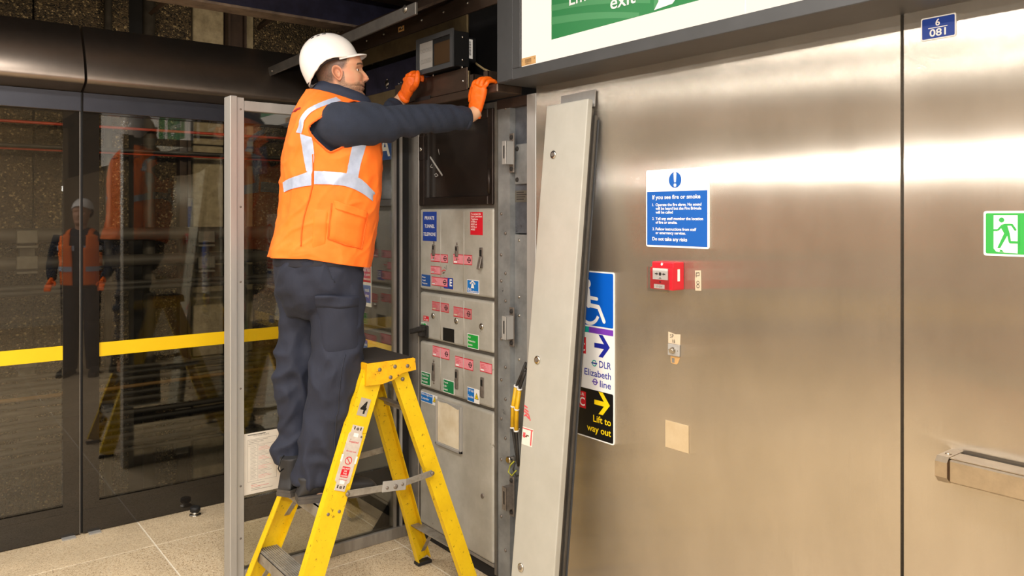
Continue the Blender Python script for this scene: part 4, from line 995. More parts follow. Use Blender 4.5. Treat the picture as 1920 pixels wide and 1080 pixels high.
m = MB(); ya, yb = YP(783, XB), YP(811, XB); m.box((XB-.0135, yb, zb(811, 186)), (XB-.011, ya, zb(811, 179))); m.build('slot', BLACK, lp)
for px in (882, 908):
    y = YP(px, XB); m = MB(); m.box((XB-.004, y-.03, z_s-.004), (XB, y, z_s+.055)); m.box((XB-.004, y-.03, z_s-.004), (XB+.05, y-.026, z_s+.055)); m.build('bracket', STEELD, lp)
# strip and plate above
XS_ = 2.0
us = thing('soffit_rail', 'dark screw-studded rail and olive plate above the indicator box', 'rail', (XS_, 3.4, 2.4))
def zs_(px, py): return ZP(px, py, X=XS_)
y0, y1 = YP(640, XS_)+.2, YP(878, XS_)
m = MB(); m.box((XS_, y1-.3, zs_(878, 25)), (XS_+.01, y0, zs_(878, 25)+.085), .002); m.build('rail', STEELD, us)
m = MB(); m.box((XS_-.006, y1, zs_(690, 122)), (XS_+.004, y0, zs_(878, 27)), .001); m.build('plate', OLIVE, us)
zm = zs_(878, 18)
for px in (688, 720, 754, 791, 832, 877):
    q = Vector((XS_-.001, YP(px, XS_), zm+.03)); m = MB(); m.dome(q, (-1, 0, 0), .007, .005, 8); m.build('screw', SCREW, us)
s = Sign(); s.plate(0, 0, .06, .026, 0, BROWNT, .0006); s.rect(.01, .008, .05, .018, BROWNP, 1); s.child('tag', (XS_-.0015, YP(747, XS_), ZP(750, 60, X=XS_)), UW, VW, us, 'tan tag')
m = MB(); m.box((XS_+.02, 2.56, zs_(878, 25)+.09), (XS_+.10, 4.4, zs_(878, 25)+.16), .004); m.build('angle', STEELD, us)
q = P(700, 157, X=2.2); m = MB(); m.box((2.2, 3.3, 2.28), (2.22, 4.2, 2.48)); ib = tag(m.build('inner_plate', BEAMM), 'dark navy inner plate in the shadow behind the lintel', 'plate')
m = MB(); m.dome(P(726, 157, X=2.2), (-1, 0, 0), .022, .008, 14); m.build('bolt', SCREW, ib)
for px, py in ((726, 149), (726, 165), (752, 155), (748, 157)):
    m = MB(); m.dome(P(px, py, X=2.2), (-1, 0, 0), .007, .005, 8); m.build('screw', SCREW, ib)
# hinged flap seen edge on
fl_ = thing('hinged_flap', 'grey edged hinged soffit flap propped open above the white helmet', 'flap', (1.7, 3.6, 2.45))
m = MB(); m.bar((1.70, 2.80, 2.482), (1.70, 4.44, 2.452), (0, 0, 1), .052, .012, .002); m.build('edge_bar', FLAPM, fl_)
m = MB(); m.face([(1.706, 2.81, 2.47), (1.706, 4.43, 2.44), (2.0, 4.43, 2.60), (2.0, 2.81, 2.62)]); m.face([(1.706, 2.81, 2.482), (1.706, 4.43, 2.452), (2.0, 4.43, 2.612), (2.0, 2.81, 2.632)][::-1])
m.face([(1.706, 2.81, 2.47), (2.0, 2.81, 2.62), (2.0, 2.81, 2.632), (1.706, 2.81, 2.482)]); m.build('sheet', STEELD, fl_)
for px, py, r in ((760, 17, .017), (511, 133, .006)):
    q = P(px, py, X=1.694); m = MB(); m.tube([q, q+Vector((-.004, 0, 0)), q+Vector((-.004, 0, 0)), q+Vector((-.008, 0, 0))], [r, r, r*.6, r*.5], 16); m.build('bolt', SCREW, fl_)
# indicator box
XI = 1.90
ya, yb = YP(784, XI), YP(850, XI); za, zc = ZP(855, 121, X=XI), ZP(846, 57, X=XI)
ix = thing('indicator_box', 'black doors closed indicator box mounted above the lintel', 'indicator', (XI, (ya+yb)/2, za))
m = MB(); b_ = .016; tl = 0
m.box((XI, yb, za), (XI+.085, ya, zc), .003); m.build('housing', BLACKP, ix)
m = MB(); m.box((XI-.008, yb-.006, za-.006), (XI, yb+b_, zc+.006)); m.box((XI-.008, ya-b_, za-.006), (XI, ya+.006, zc+.006)); m.box((XI-.008, yb+b_, za-.006), (XI, ya-b_, za+b_)); m.box((XI-.008, yb+b_, zc-b_), (XI, ya-b_, zc+.006)); m.build('bezel', FRAMEG, ix)
w_, h_ = ya-yb-2*b_, zc-za-2*b_
s = Sign(); s.plate(0, 0, w_*.42, h_, 0, mat('indicator_window', srgb(150, 146, 140), .25), .001); s.text('DOORS', .008, h_*.62, .028, GREYP, 1, width=w_*.36); s.text('CLOSED', .008, h_*.22, .028, GREYP, 1, width=w_*.36)
s.child('window', (XI-.0015, ya-b_, za+b_), UW, VW, ix, 'grey window reading DOORS CLOSED')
s = Sign(); s.plate(0, 0, w_*.50, h_*.8, 0, mat('indicator_amber', srgb(66, 50, 34), .2), .001); s.child('window', (XI-.0015, ya-b_-w_*.48, za+b_+.004), UW, VW, ix, 'unlit brown window')
m = MB(); m.box((XI+.086, yb+.02, za+.03), (XI+.14, ya-.03, zc-.01), .006); m.build('rear_housing', BLACKP, ix)
s = Sign(); s.plate(0, 0, .028, .085, 0, WHITEP, .0006)
for k in range(14): s.rect(.008, .012+.0046*k, .02, .012+.0046*k+(.0026 if k % 3 else .0014), INK, 1)
s.child('barcode_label', (XI+.088, yb+.0194, za+.045), (1, 0, 0), VW, ix, 'white barcode label')
for x in (.05,):
    for z in (za+.03, zc-.025):
        m = MB(); m.dome((XI+x, yb, z), (0, -1, 0), .006, .003, 8); m.build('screw', SCREW, ix)
m = MB(); m.tube([P(x, y, X=2.06) for x, y in ((886, 112), (895, 121), (908, 130), (924, 137))], .005, 8); tag(m.build('indicator_cable', mat('tan_cable', srgb(150, 130, 92), .5)), 'thin tan cable running from the indicator box to the post', 'cable')
m = MB(); m.box((2.46, 2.40, 2.13), (2.5, 4.6, 3.1)); m.box((1.885, 2.54, 3.0), (2.5, 4.0, 3.1)); m.box((2.3, 3.53, 0), (2.5, 4.5, 2.13)); struct(m.build('wall_recess', DARKM))  # dark backing: shade of the open void put into its colour

# ------------------------------------------------------------------ step ladder
ld = thing('step_ladder', 'yellow fibreglass step ladder numbered 4 under the worker', 'ladder', (1.53, 2.93, 0))
TOPZ = 1.05
FN, FF = Vector((1.113, 2.71, .0)), Vector((1.113, 3.19, .0))          # front feet near / far
RN, RF = Vector((1.945, 2.73, .0)), Vector((1.935, 3.145, .0))
TFN, TFF = Vector((1.475, 2.745, TOPZ-.035)), Vector((1.475, 3.035, TOPZ-.035))
TRN, TRF = Vector((1.590, 2.75, TOPZ-.05)), Vector((1.590, 3.03, TOPZ-.05))
def channel(name, p0, p1, out, w, fl, mt, parent):
    ax = (p1-p0).normalized(); o = Vector((0, out, 0)); o = (o-ax*o.dot(ax)).normalized(); wd = ax.cross(o).normalized()
    c = (p0+p1)/2; L_ = (p1-p0).length/2; m = MB()
    m.obox(c-o*.002, wd, o, ax, w/2, .002, L_)
    for sg in (-1, 1): m.obox(c+wd*(w/2-.002)*sg-o*(.002+fl/2), wd, o, ax, .002, fl/2, L_)
    bmesh.ops.remove_doubles(m.bm, verts=m.bm.verts, dist=1e-5)
    return m.build(name, mt, parent), ax, wd, o
stN = channel('front_stile', FN+Vector((0, 0, .02)), TFN, -1, .088, .034, LADY, ld)
stF = channel('front_stile', FF+Vector((0, 0, .02)), TFF, 1, .088, .034, LADY, ld)
lgN = channel('rear_leg', RN+Vector((0, 0, .02)), TRN, -1, .066, .03, LADY, ld)
lgF = channel('rear_leg', RF+Vector((0, 0, .02)), TRF, 1, .066, .03, LADY, ld)
for p, q, o in ((FN, TFN, 1), (FF, TFF, -1), (RN, TRN, 1), (RF, TRF, -1)):
    ax = (q-p).normalized(); m = MB(); h_ = .048 if p is FN or p is FF else .038; m.box((p.x-h_, p.y-.006*o, 0), (p.x+h_, p.y+.036*o, .016), .003); m.build('foot', BLACK, ld)
def lerp(a, b, t): return a+(b-a)*t
for k, z in enumerate((.2625, .525, .7875)):
    t = (z-.02)/(TOPZ-.055); a, b = lerp(FN+Vector((0, 0, .02)), TFN, t), lerp(FF+Vector((0, 0, .02)), TFF, t)
    m = MB(); x = a.x; d = .041; y0, y1 = a.y+.004, b.y-.004
    m.box((x-d, y0, z-.006), (x+d, y1, z-.002))
    m.box((x-d, y0, z-.05), (x-d+.004, y1, z-.002)); m.box((x+d-.004, y0, z-.03), (x+d, y1, z-.002))
    tr = m.build('tread', LADA, ld)
    m = MB()
    for i in range(9): xx = x-d+.004+i*(2*d-.012)/8; m.box((xx, y0, z-.002), (xx+.005, y1, z+.002))
    m.build('grip_ribs', LADA, tr)
    m = MB()
    for yy, sg in ((y0-.0045, -1), (y1+.0045, 1)):
        for dx in (-.025, .02): m.dome((x+dx, yy-.0015*0, z-.02), (0, sg, 0), .007, .004, 8)
    m.build('rivets', LATCH, tr)
    # stay under the tread
    if k < 2:
        m = MB(); m.bar((x-.035, y1-.012, z-.13), (x-.02, y1-.12, z-.01), (1, 0, 0), .022, .003); m.bar((x-.035, y0+.012, z-.13), (x-.02, y0+.12, z-.01), (1, 0, 0), .022, .003); m.build('tread_stay', LADA, ld)
# cap
cx0, cx1, cy0, cy1 = 1.432, 1.648, 2.728, 3.052
m = MB(); m.box((cx0, cy0, TOPZ-.012), (cx1, cy1, TOPZ-.002), .003)
sk = [(cx0, TOPZ-.004), (cx1, TOPZ-.004), (cx1+.004, TOPZ-.05), (cx1-.06, TOPZ-.056), (cx1-.10, TOPZ-.078), (cx1-.15, TOPZ-.088), (cx0-.004, TOPZ-.086)]
for y, e in ((cy0-.003, .006), (cy1-.003, .006)): m.prism([(x, y, z) for x, z in sk], (0, e, 0))
m.prism([(cx0-.004, cy0, TOPZ-.086), (cx0, cy0, TOPZ-.004), (cx0+.005, cy0, TOPZ-.004), (cx0+.001, cy0, TOPZ-.086)], (0, cy1-cy0, 0))
cap = m.build('cap', LADC, ld)
m = MB(); m.box((cx0+.008, cy0+.006, TOPZ-.002), (cx1-.008, cy1-.006, TOPZ+.002), .001); m.build('tread_pad', LADT, cap)
for x, z in ((1.487, -.030), (1.555, -.026), (1.612, -.030), (1.535, -.066)):
    m = MB(); m.dome((x, cy0-.003, TOPZ+z), (0, -1, 0), .0085, .005, 10); m.build('rivet', LATCH, cap)
m = MB(); m.dome(lerp(RN, TRN, .965)+Vector((0, -.003, 0)), (0, -1, 0), .0085, .005, 10); m.build('rivet', LATCH, ld)
# locking spreaders
def on_y(px, py, y): return P(px, py, Y=y)
for y, s_ in ((2.722, -1), (3.165, 1)):
    a = on_y(651, 926, 2.722); c = on_y(741, 912, 2.722); e = on_y(808, 886, 2.735); a.y = y+.0; e.y = y+(.005 if s_ < 0 else -.03); c.y = (a.y+e.y)/2
    m = MB(); m.bar(a, c, (0, 0, 1), .026, .004, .001); m.bar(c, e, (0, 0, 1), .026, .004, .001); sp = m.build('spreader', LADA, ld)
    m = MB(); m.bar(lerp(c, a, .28)+Vector((0, s_*.004, .006)), lerp(c, e, .28)+Vector((0, s_*.004, -.006)), (0, 0, 1), .042, .003, .001); m.build('hinge_plate', ALU, sp)
    for q, r in ((a, .009), (e, .009), (c, .011), (lerp(c, a, .18), .007), (lerp(c, e, .18), .007)):
        m = MB(); m.dome(q+Vector((0, s_*.004, 0)), (0, s_, 0), r, .006, 12); m.build('rivet', LATCH, sp)
# rear braces
for z, w_ in ((.215, .05), (.83, .03)):
    t = (z-.02)/(TOPZ-.07); a, b = lerp(RN, TRN, t), lerp(RF, TRF, t); m = MB(); m.bar(a+Vector((.02, .004, 0)), b+Vector((.02, -.004, 0)), (1, 0, 0), w_, .004); m.bar(a+Vector((.02+w_/2, .004, -.014)), b+Vector((.02+w_/2, -.004, -.014)), (0, 0, 1), .03, .003); m.build('rear_brace', LADA, ld)
a, b = lerp(RF, TRF, .06), lerp(RN, TRN, .2); m = MB(); m.bar(a+Vector((.02, -.01, 0)), lerp(a, b, .28)+Vector((.02, 0, .09)), (1, 0, 0), .02, .003); m.build('brace_stay', LADA, ld)
# number plate and tag holder on the near stile
stile, ax, wd, o = stN
if wd.x < 0: wd = -wd
mid = lambda z: lerp(FN+Vector((0, 0, .02)), TFN, (z-.02)/(TOPZ-.055))
s = Sign(); s.plate(-.022, -.034, .022, .034, 0, mat('number_plate', srgb(186, 176, 160), .5, 0, srgb(164, 154, 138), 40), .0008); s.text('4', 0, -.023, .064, BLACKS, 1, al='c', bold=.03, width=.027)
zc_ = .88
s.child('number_plate', mid(zc_)+o*.0014, wd, ax, ld, 'grey plate with black number 4')
s = Sign(); s.solid([(-.022, -.125), (.022, -.125), (.022, -.098), (.031, -.09), (.031, .085), (.024, .094), (.024, .12), (-.024, .12), (-.024, .094), (-.031, .085), (-.031, -.09), (-.022, -.098)], TAGM, .003)
for y in (.108, -.112):
    s.disc(0, y, .006, LATCH, 1); s.rect(-.016, y-.004, -.011, y+.008, INK, 1); s.rect(.011, y-.004, .016, y+.008, INK, 1)
for y in (.085, -.092): s.rect(-.010, y-.007, .010, y+.007, WHITEP, 1)
for x in (-.035, .027): s.rect(x, -.02, x+.008, .008, WHITEP, 1)
s.text('inspected', 0, .055, .011, REDINK, 1, al='c'); s.text('do not use', 0, .02, .010, REDINK, 1, al='c')
s.arc(0, -.012, .012, .015, 0, 360, REDP, 1); s.line([(-.009, -.003), (.009, -.021)], .003, REDP, 1); s.rrect(-.017, -.075, .017, -.035, .003, REDP, 1)
for k, t in enumerate(('DO NOT', 'USE', 'THIS', 'LADDER')): s.text(t, 0, -.045-.009*k, .008, WHITEP, 2, al='c')
s.text('if damaged', 0, -.086, .008, REDINK, 1, al='c')
s.child('tag_holder', mid(.70)+o*.0034, wd, ax, ld, 'worn white inspection tag holder with red print')
# ------------------------------------------------------------------ the worker
SKIN = mat('skin', srgb(206, 160, 128), .5, 0, srgb(194, 142, 112), 30)
VEST = mat('vest_orange', srgb(255, 112, 22), .75, 0, srgb(255, 126, 34), 18)
VESTD = mat('vest_binding', srgb(240, 96, 8), .75)
TAPE = mat('reflective_tape', srgb(184, 194, 216), .38, .15, srgb(164, 176, 202), 60)
FLEECE = mat('navy_fleece', srgb(35, 42, 58), .95, 0, srgb(28, 34, 48), 24, bump=.25, bscale=300)
GILET = mat('navy_gilet', srgb(30, 34, 50), .6, 0, srgb(24, 27, 40), 16)
TROU = mat('navy_trousers', srgb(32, 37, 54), .8, 0, srgb(26, 30, 45), 9, bump=.5, bscale=20, stretch=(1, 1, .55))
TROUD = mat('trouser_seam', srgb(36, 40, 54), .8)
GLOVE = mat('orange_glove', srgb(250, 112, 14), .5, 0, srgb(242, 98, 8), 22, bump=.15, bscale=120)
HELM = mat('white_helmet', srgb(240, 236, 232), .3, 0, srgb(236, 230, 226), 6, coat=.3)
BOOT = mat('boot_black', srgb(44, 43, 44), .6, 0, srgb(34, 33, 34), 16); SOLE = mat('boot_sole', srgb(84, 78, 72), .7, 0, srgb(60, 56, 52), 20)
HAIRM = mat('helmet_harness', srgb(44, 34, 34), .8)

def attr_skin(name):
    """skin whose hair, stubble, brow and lip colour come from a painted colour attribute"""
    m = bpy.data.materials.new(name); m.use_nodes = True; nt = m.node_tree; b = nt.nodes['Principled BSDF']
    a = nt.nodes.new('ShaderNodeVertexColor'); a.layer_name = 'Col'; nt.links.new(a.outputs[0], b.inputs['Base Color'])
    b.inputs['Roughness'].default_value = .48
    b.inputs['Subsurface Weight'].default_value = .06; b.inputs['Subsurface Radius'].default_value = (.01, .004, .002)
    return m
HEADMAT = attr_skin('face_skin')

B0 = Vector((1.38, 2.93, 0)); ES = Vector((.905, -.4254, 0)).normalized(); EW = Vector((-ES.y, ES.x, 0))
UP = Vector((0, 0, 1)); CAMO = Vector((0, 0, CAM_H))
def MP(px, py, w_=0.):
    d = ray(px, py); return CAMO + d*((w_ + (B0-CAMO).dot(EW))/d.dot(EW))
def Qpx(p):
    d = SA*p.x + CA*p.y; l = CA*p.x - SA*p.y
    return 960+FPX*l/d, HOR-FPX*(p.z-CAM_H)/d
def ell(c, a, b, ea, eb, n=24, e=2.0):
    out = []
    for k in range(n):
        t = 2*math.pi*k/n; co, si = math.cos(t), math.sin(t)
        out.append(c + ea*(a*math.copysign(abs(co)**(2/e), co)) + eb*(b*math.copysign(abs(si)**(2/e), si)))
    return out
def loft(m, rings, mi=0):
    vs = m.grid(rings, mi, closed=True)
    for r, fl in ((vs[0], True), (vs[-1], False)):
        f = m.bm.faces.new(r[::-1] if fl else r); f.material_index = mi
def tube_oval(m, pts, rad, n=16, flat=1.0, ref=UP, mi=0):
    """tapered limb through pts; rad list; flat = ratio of the second radius"""
    pts = [Vector(p) for p in pts]; rings = []
    # resample smoothly
    for i, p in enumerate(pts):
        t = (pts[min(i+1, len(pts)-1)]-pts[max(i-1, 0)]).normalized()
        u = (ref - t*ref.dot(t)).normalized(); v = t.cross(u)
        rings.append(ell(p, rad[i], rad[i]*flat, u, v, n))
    loft(m, rings, mi)
def dense(pts, rad, n):
    """Catmull-Rom through the points and radii"""
    P_ = [Vector(p) for p in pts]; o = []; r = []
    for i in range(len(P_)-1):
        a, b, c, d = P_[max(i-1, 0)], P_[i], P_[i+1], P_[min(i+2, len(P_)-1)]
        for k in range(n):
            t = k/n; o.append(.5*((2*b)+(c-a)*t+(2*a-5*b+4*c-d)*t*t+(3*b-a-3*c+d)*t**3)); r.append(rad[i]*(1-t)+rad[i+1]*t)
    o.append(P_[-1]); r.append(rad[-1]); return o, r
def remesh(mb, voxel, smooth=6, fac=.5):
    me = mb.mesh('tmp'); o = bpy.data.objects.new('tmp', me); COL.objects.link(o)
    r = o.modifiers.new('r', 'REMESH'); r.mode = 'VOXEL'; r.voxel_size = voxel; r.use_smooth_shade = True
    s = o.modifiers.new('s', 'SMOOTH'); s.iterations = smooth; s.factor = fac
    dg = bpy.context.evaluated_depsgraph_get(); dg.update()
    out = bpy.data.meshes.new_from_object(o.evaluated_get(dg))
    bpy.data.objects.remove(o); bpy.data.meshes.remove(me); return out
def wrinkle(me, fn):
    me.update(); ns = [v.normal.copy() for v in me.vertices]
    for v, n in zip(me.vertices, ns): v.co += n*fn(v.co)
    me.update()
def put(name, me, mats, parent, smooth=True):
    org = Vector((0, 0, 0)); q = parent
    while q is not None: org += Vector(q.location); q = q.parent
    me.transform(Matrix.Translation(-org))
    if smooth: me.polygons.foreach_set('use_smooth', [True]*len(me.polygons))
    return obj(name, me, mats, parent)

man = thing('person', 'man in white helmet, orange vest, navy trousers and orange gloves standing on the ladder', 'person', (B0.x, B0.y, .53))

# torso profile: pixel row, back edge, front edge, half width across
ROWS = [(486, 511, 690, .188), (470, 512, 693, .19), (450, 517, 696, .19), (425, 523, 700, .19), (400, 529, 703, .19), (375, 531, 707, .192), (350, 532, 710, .195), (325, 533, 711, .20), (300, 535, 711, .205),
        (280, 538, 709, .212), (262, 542, 706, .218), (245, 547, 702, .22), (228, 552, 697, .216), (212, 559, 692, .203), (198, 566, 688, .18), (186, 573, 687, .148), (176, 580, 686, .115), (168, 585, 684, .09)]
def row_at(y):
    for a, b in zip(ROWS, ROWS[1:]):
        if b[0] <= y <= a[0]:
            t = (a[0]-y)/(a[0]-b[0]); return [a[i]*(1-t)+b[i]*t for i in range(4)]
    return list(ROWS[0] if y > ROWS[0][0] else ROWS[-1])
def torso_ring(y, off, n, e=2.35):
    _, xl, xr, B = row_at(y); l, r = MP(xl, y), MP(xr, y)
    sl, sr = (l-B0).dot(ES), (r-B0).dot(ES); c = B0 + ES*((sl+sr)/2); c.z = (l.z+r.z)/2
    T = .068*max(0, min(1, (240-y)/70))**1.2; a = (sr-sl)/2+off
    return [p - UP*(T*(.5+.5*(p-c).dot(ES)/a)) for p in ell(c, a, B+off, ES, -EW, n, e)]          # first quarter faces the camera
# jumper: trunk, both sleeves, hem
def shoulder(w_): return MP(634, 232, w_)
armR = [MP(622, 236, -.10), MP(640, 236, -.185), MP(672, 233, -.185), MP(720, 231, -.155), MP(770, 226, -.11), MP(820, 222, -.06), MP(874, 222, -.005)]
radR = [.088, .094, .088, .074, .066, .060, .046]
armL = [MP(622, 236, .10), MP(640, 240, .185), MP(662, 246, .24), MP(690, 250, .32), MP(712, 236, .40), MP(728, 215, .455), MP(741, 199, .49)]
radL = [.085, .09, .082, .072, .062, .056, .045]
m = MB()
loft(m, [torso_ring(y, -.012, 40) for y in range(492, 170, -8)])
for a, r in ((armR, radR), (armL, radL)):
    p, rr = dense(a, r, 5); tube_oval(m, p, rr, 18)
jm = remesh(m, .008, 5)
ax_ = (armR[-1]-armR[1]).normalized()
def fold(co):
    t = (co-armR[1]).dot(ax_); s = 0.
    if t > .0: s = .007*noise.noise(Vector((t*30 + 14*(co.z-2), co.y*5, co.z*9)))*min(1, max(0, t*6)) + .009*noise.noise(Vector((t*12+3*co.z*6, 2.2, co.y*4)))
    return s
wrinkle(jm, fold)
put('fleece_jumper', jm, FLEECE, man)
for a, r in ((armR, radR), (armL, radL)):
    d = (a[-1]-a[-2]).normalized(); m = MB(); tube_oval(m, [a[-1]-d*.012, a[-1]-d*.004, a[-1]+d*.004, a[-1]+d*.005], [r[-1]+.001, r[-1]+.003, r[-1]+.002, r[-1]-.003], 18); put('cuff', m.mesh('cuff'), FLEECE, man)
# hem of the jacket below the vest
m = MB(); loft(m, [torso_ring(y, o, 40) for y, o in ((497, -.006), (494, -.001), (484, -.001), (470, -.008))])
for v in m.bm.verts:
    s = (v.co-B0).dot(ES); v.co.z += .03*max(0, (s+.22))/.4*0
put('jumper_hem', m.mesh('hem'), GILET, man)

# vest surface as a fine grid, armholes cut out
NU, NV = 260, 170
ys = [488 - (488-172)*i/(NV-1) for i in range(NV)]
VG = np.zeros((NV, NU, 3))
for i, y in enumerate(ys):
    for j, p in enumerate(torso_ring(y, .006, NU)):
        s = (p-B0).dot(ES); ph = 2*math.pi*j/NU
        # hem drops towards the front, soft folds
        k = max(0, 1-(i/26)); p = p + UP*(-.030*k*max(-.55, min(1, s/.16)))
        f = .0045*noise.noise(Vector((ph*2.2, (y-300)*.018, 1.3))) + .0022*noise.noise(Vector((ph*5, (y-300)*.05, 5.1)))
        rdg = 1-abs(noise.noise(Vector((ph*1.7+y*.006, (y-300)*.022-ph*1.1, 8.4))))*3; f += .004*max(0, rdg)**2
        rdg = 1-abs(noise.noise(Vector((ph*2.6-y*.008, (y-300)*.016, 2.4))))*3.4; f += .003*max(0, rdg)**2
        if y > 380: f += .004*math.sin(ph*9+y*.02)*min(1, (y-380)/100)
        q = (p-B0); q.z = 0; q.normalize(); VG[i, j] = p + q*(f+.003)
near = VG[:, :NU//2+1].reshape(-1, 3); near = np.vstack([near, VG[:, -20:].reshape(-1, 3)])
dd = SA*near[:, 0]+CA*near[:, 1]; ll = CA*near[:, 0]-SA*near[:, 1]
NPX = np.stack([960+FPX*ll/dd, HOR-FPX*(near[:, 2]-CAM_H)/dd], 1)
def vest_at(px, py, off=.004):
    k = np.argsort((NPX[:, 0]-px)**2 + (NPX[:, 1]-py)**2)[:4]
    wts = 1/((NPX[k, 0]-px)**2 + (NPX[k, 1]-py)**2 + .15); p = Vector(((near[k]*wts[:, None]).sum(0)/wts.sum()).tolist())
    c = MP(620, py); n = p-c; n.z = 0
    return p + n.normalized()*off
ARM = [(694, 186), (662, 189), (632, 203), (603, 220), (584, 233), (580, 243), (588, 257), (604, 273), (620, 285), (645, 274), (672, 266), (705, 266), (722, 244), (716, 205)]
def inside(x, y, poly):
    c = False
    for (x0, y0), (x1, y1) in zip(poly, poly[1:]+poly[:1]):
        if (y0 > y) != (y1 > y) and x < (x1-x0)*(y-y0)/(y1-y0)+x0: c = not c
    return c
mir = lambda p: p - EW*(2*(p-B0).dot(EW))
m = MB(); vs = [[m.bm.verts.new(VG[i, j]) for j in range(NU)] for i in range(NV)]
for i in range(NV-1):
    for j in range(NU):
        jj = (j+1) % NU; c = Vector(((VG[i, j]+VG[i+1, jj])/2).tolist())
        w_ = (c-B0).dot(EW); q = Qpx(c if w_ < 0 else mir(c))
        if abs(w_) > .06 and inside(q[0], q[1], ARM): continue
        s = (c-B0).dot(ES)
        if i > NV-22 and s > .02 and abs(w_) < .05+.03*(i-NV+22)/22*0 and abs(w_) < .055*(i-(NV-22))/22: continue   # V neck
        f = m.bm.faces.new((vs[i][j], vs[i][jj], vs[i+1][jj], vs[i+1][j])); f.smooth = True
for v in [v for v in m.bm.verts if not v.link_faces]: m.bm.verts.remove(v)
vo = put('vest', m.mesh('vest'), VEST, man)
so = vo.modifiers.new('thickness', 'SOLIDIFY'); so.thickness = .003; so.offset = 1
def both(fn, name, mats, label=None):
    """a piece of the vest on the near side and its mirror on the far side"""
    for k in range(2):
        mm = MB(); fn(mm)
        if k:
            for v in mm.bm.verts: v.co = mir(v.co)
            bmesh.ops.reverse_faces(mm.bm, faces=mm.bm.faces)
        o = put(name, mm.mesh(name), mats, vo)
        if label: o['label'] = label
def smooth_line(pts, n):
    o, _ = dense([(x, y, 0) for x, y in pts], [0]*len(pts), n); return [(p.x, p.y) for p in o]
m3 = lambda p: (480+p[0]/2.84, 120+p[1]/2.84)
def strip(top, bot, name, off=.0065, mt=TAPE, rows=6):
    top = smooth_line([m3(p) for p in top], 8); bot = smooth_line([m3(p) for p in bot], 8)
    def fn(mm):
        g = [[vest_at(a[0]+(b[0]-a[0])*t/rows, a[1]+(b[1]-a[1])*t/rows, off) for a, b in zip(top, bot)] for t in range(rows+1)]
        mm.grid(g)
    both(fn, name, mt)
strip([(150, 632), (180, 612), (240, 590), (298, 568)], [(156, 684), (190, 668), (240, 655), (298, 646)], 'reflective_tape')
strip([(312, 570), (400, 574), (480, 584), (560, 618), (640, 700)], [(312, 640), (400, 642), (480, 652), (560, 688), (640, 752)], 'reflective_tape')
strip([(238, 372), (248, 430), (258, 500), (272, 572)], [(300, 392), (308, 440), (312, 500), (300, 585)], 'reflective_tape', .0062)
strip([(512, 424), (500, 480), (488, 540), (478, 590)], [(585, 424), (568, 480), (552, 540), (540, 604)], 'reflective_tape', .0062)
strip([(425, 176), (350, 203), (280, 240), (240, 290), (232, 330), (218, 365)], [(452, 196), (370, 221), (300, 255), (262, 300), (255, 335), (246, 372)], 'reflective_tape')
# binding round the armhole, side seam, pocket, chest print
def bind(mm):
    pts = [vest_at(x, y, .006) for x, y in smooth_line(ARM[:12], 5)]; mm.tube(pts, .0035, 6)
both(bind, 'armhole_binding', VESTD)
both(lambda mm: mm.tube([vest_at(*m3(p), .005) for p in smooth_line([(305, 480), (306, 560), (303, 640), (285, 720), (262, 800), (248, 880), (242, 970)], 6)], .003, 6), 'side_seam', VESTD)
def patch(poly, off, name, n=10, mt=VEST):
    (a, b, c, d) = [m3(p) for p in poly]
    def fn(mm):
        L2 = lambda p, q, t: (p[0]+(q[0]-p[0])*t, p[1]+(q[1]-p[1])*t)
        def pt(i, j, o): e = L2(L2(a, b, j/n), L2(d, c, j/n), i/n); return vest_at(e[0], e[1], o)
        g = [[pt(i, j, off if 0 < i < n and 0 < j < n else .002) for j in range(n+1)] for i in range(n+1)]
        mm.grid(g)
    both(fn, name, mt)
patch([(402, 740), (590, 795), (556, 985), (384, 930)], .010, 'pocket')
patch([(414, 722), (592, 784), (588, 830), (408, 770)], .017, 'pocket_flap')
both(lambda mm: mm.tube([vest_at(*m3(p), .0075) for p in ((402, 740), (384, 930), (470, 962), (556, 985), (590, 795))], .0028, 6), 'pocket_seam', VESTD)
patch([(310, 770), (385, 775), (372, 960), (296, 985)], .008, 'pocket')
both(lambda mm: mm.tube([vest_at(*m3(p), .006) for p in ((203, 262), (215, 250), (228, 240), (240, 236))], .004, 6), 'chest_print', mat('dark_red_print', srgb(150, 40, 60), .6))
# quilted gilet seen in the armhole and stand collar
def gil(mm):
    for k in range(5):
        pts = [vest_at(x, y+9*k, .001+.002*(k % 2)) for x, y in smooth_line([(588, 236), (606, 250), (628, 262), (660, 262)], 5)]; mm.tube(pts, .012, 8)
mm = None
rings = []
for (bx, by), (fx, fy), B in (((580, 180), (700, 204), .100), ((583, 172), (698, 197), .088), ((588, 162), (695, 190), .078), ((597, 152), (692, 184), .073), ((602, 153), (688, 184), .066), ((602, 166), (684, 192), .06)):
    b_, f_ = MP(bx, by), MP(fx, fy); c = (b_+f_)/2; ea = (f_-b_)/2; L_ = ea.length; rings.append(ell(c, L_, B, ea/L_, -EW, 36, 2.2))
m = MB(); loft(m, rings); cm = m.mesh('collar'); wrinkle(cm, lambda co: .004*noise.noise(co*Vector((26, 26, 60)).x*0+Vector((co.x*30, co.y*30, co.z*60)))); put('collar', cm, mat('navy_collar', srgb(38, 46, 66), .75, 0, srgb(30, 36, 54), 30), man)

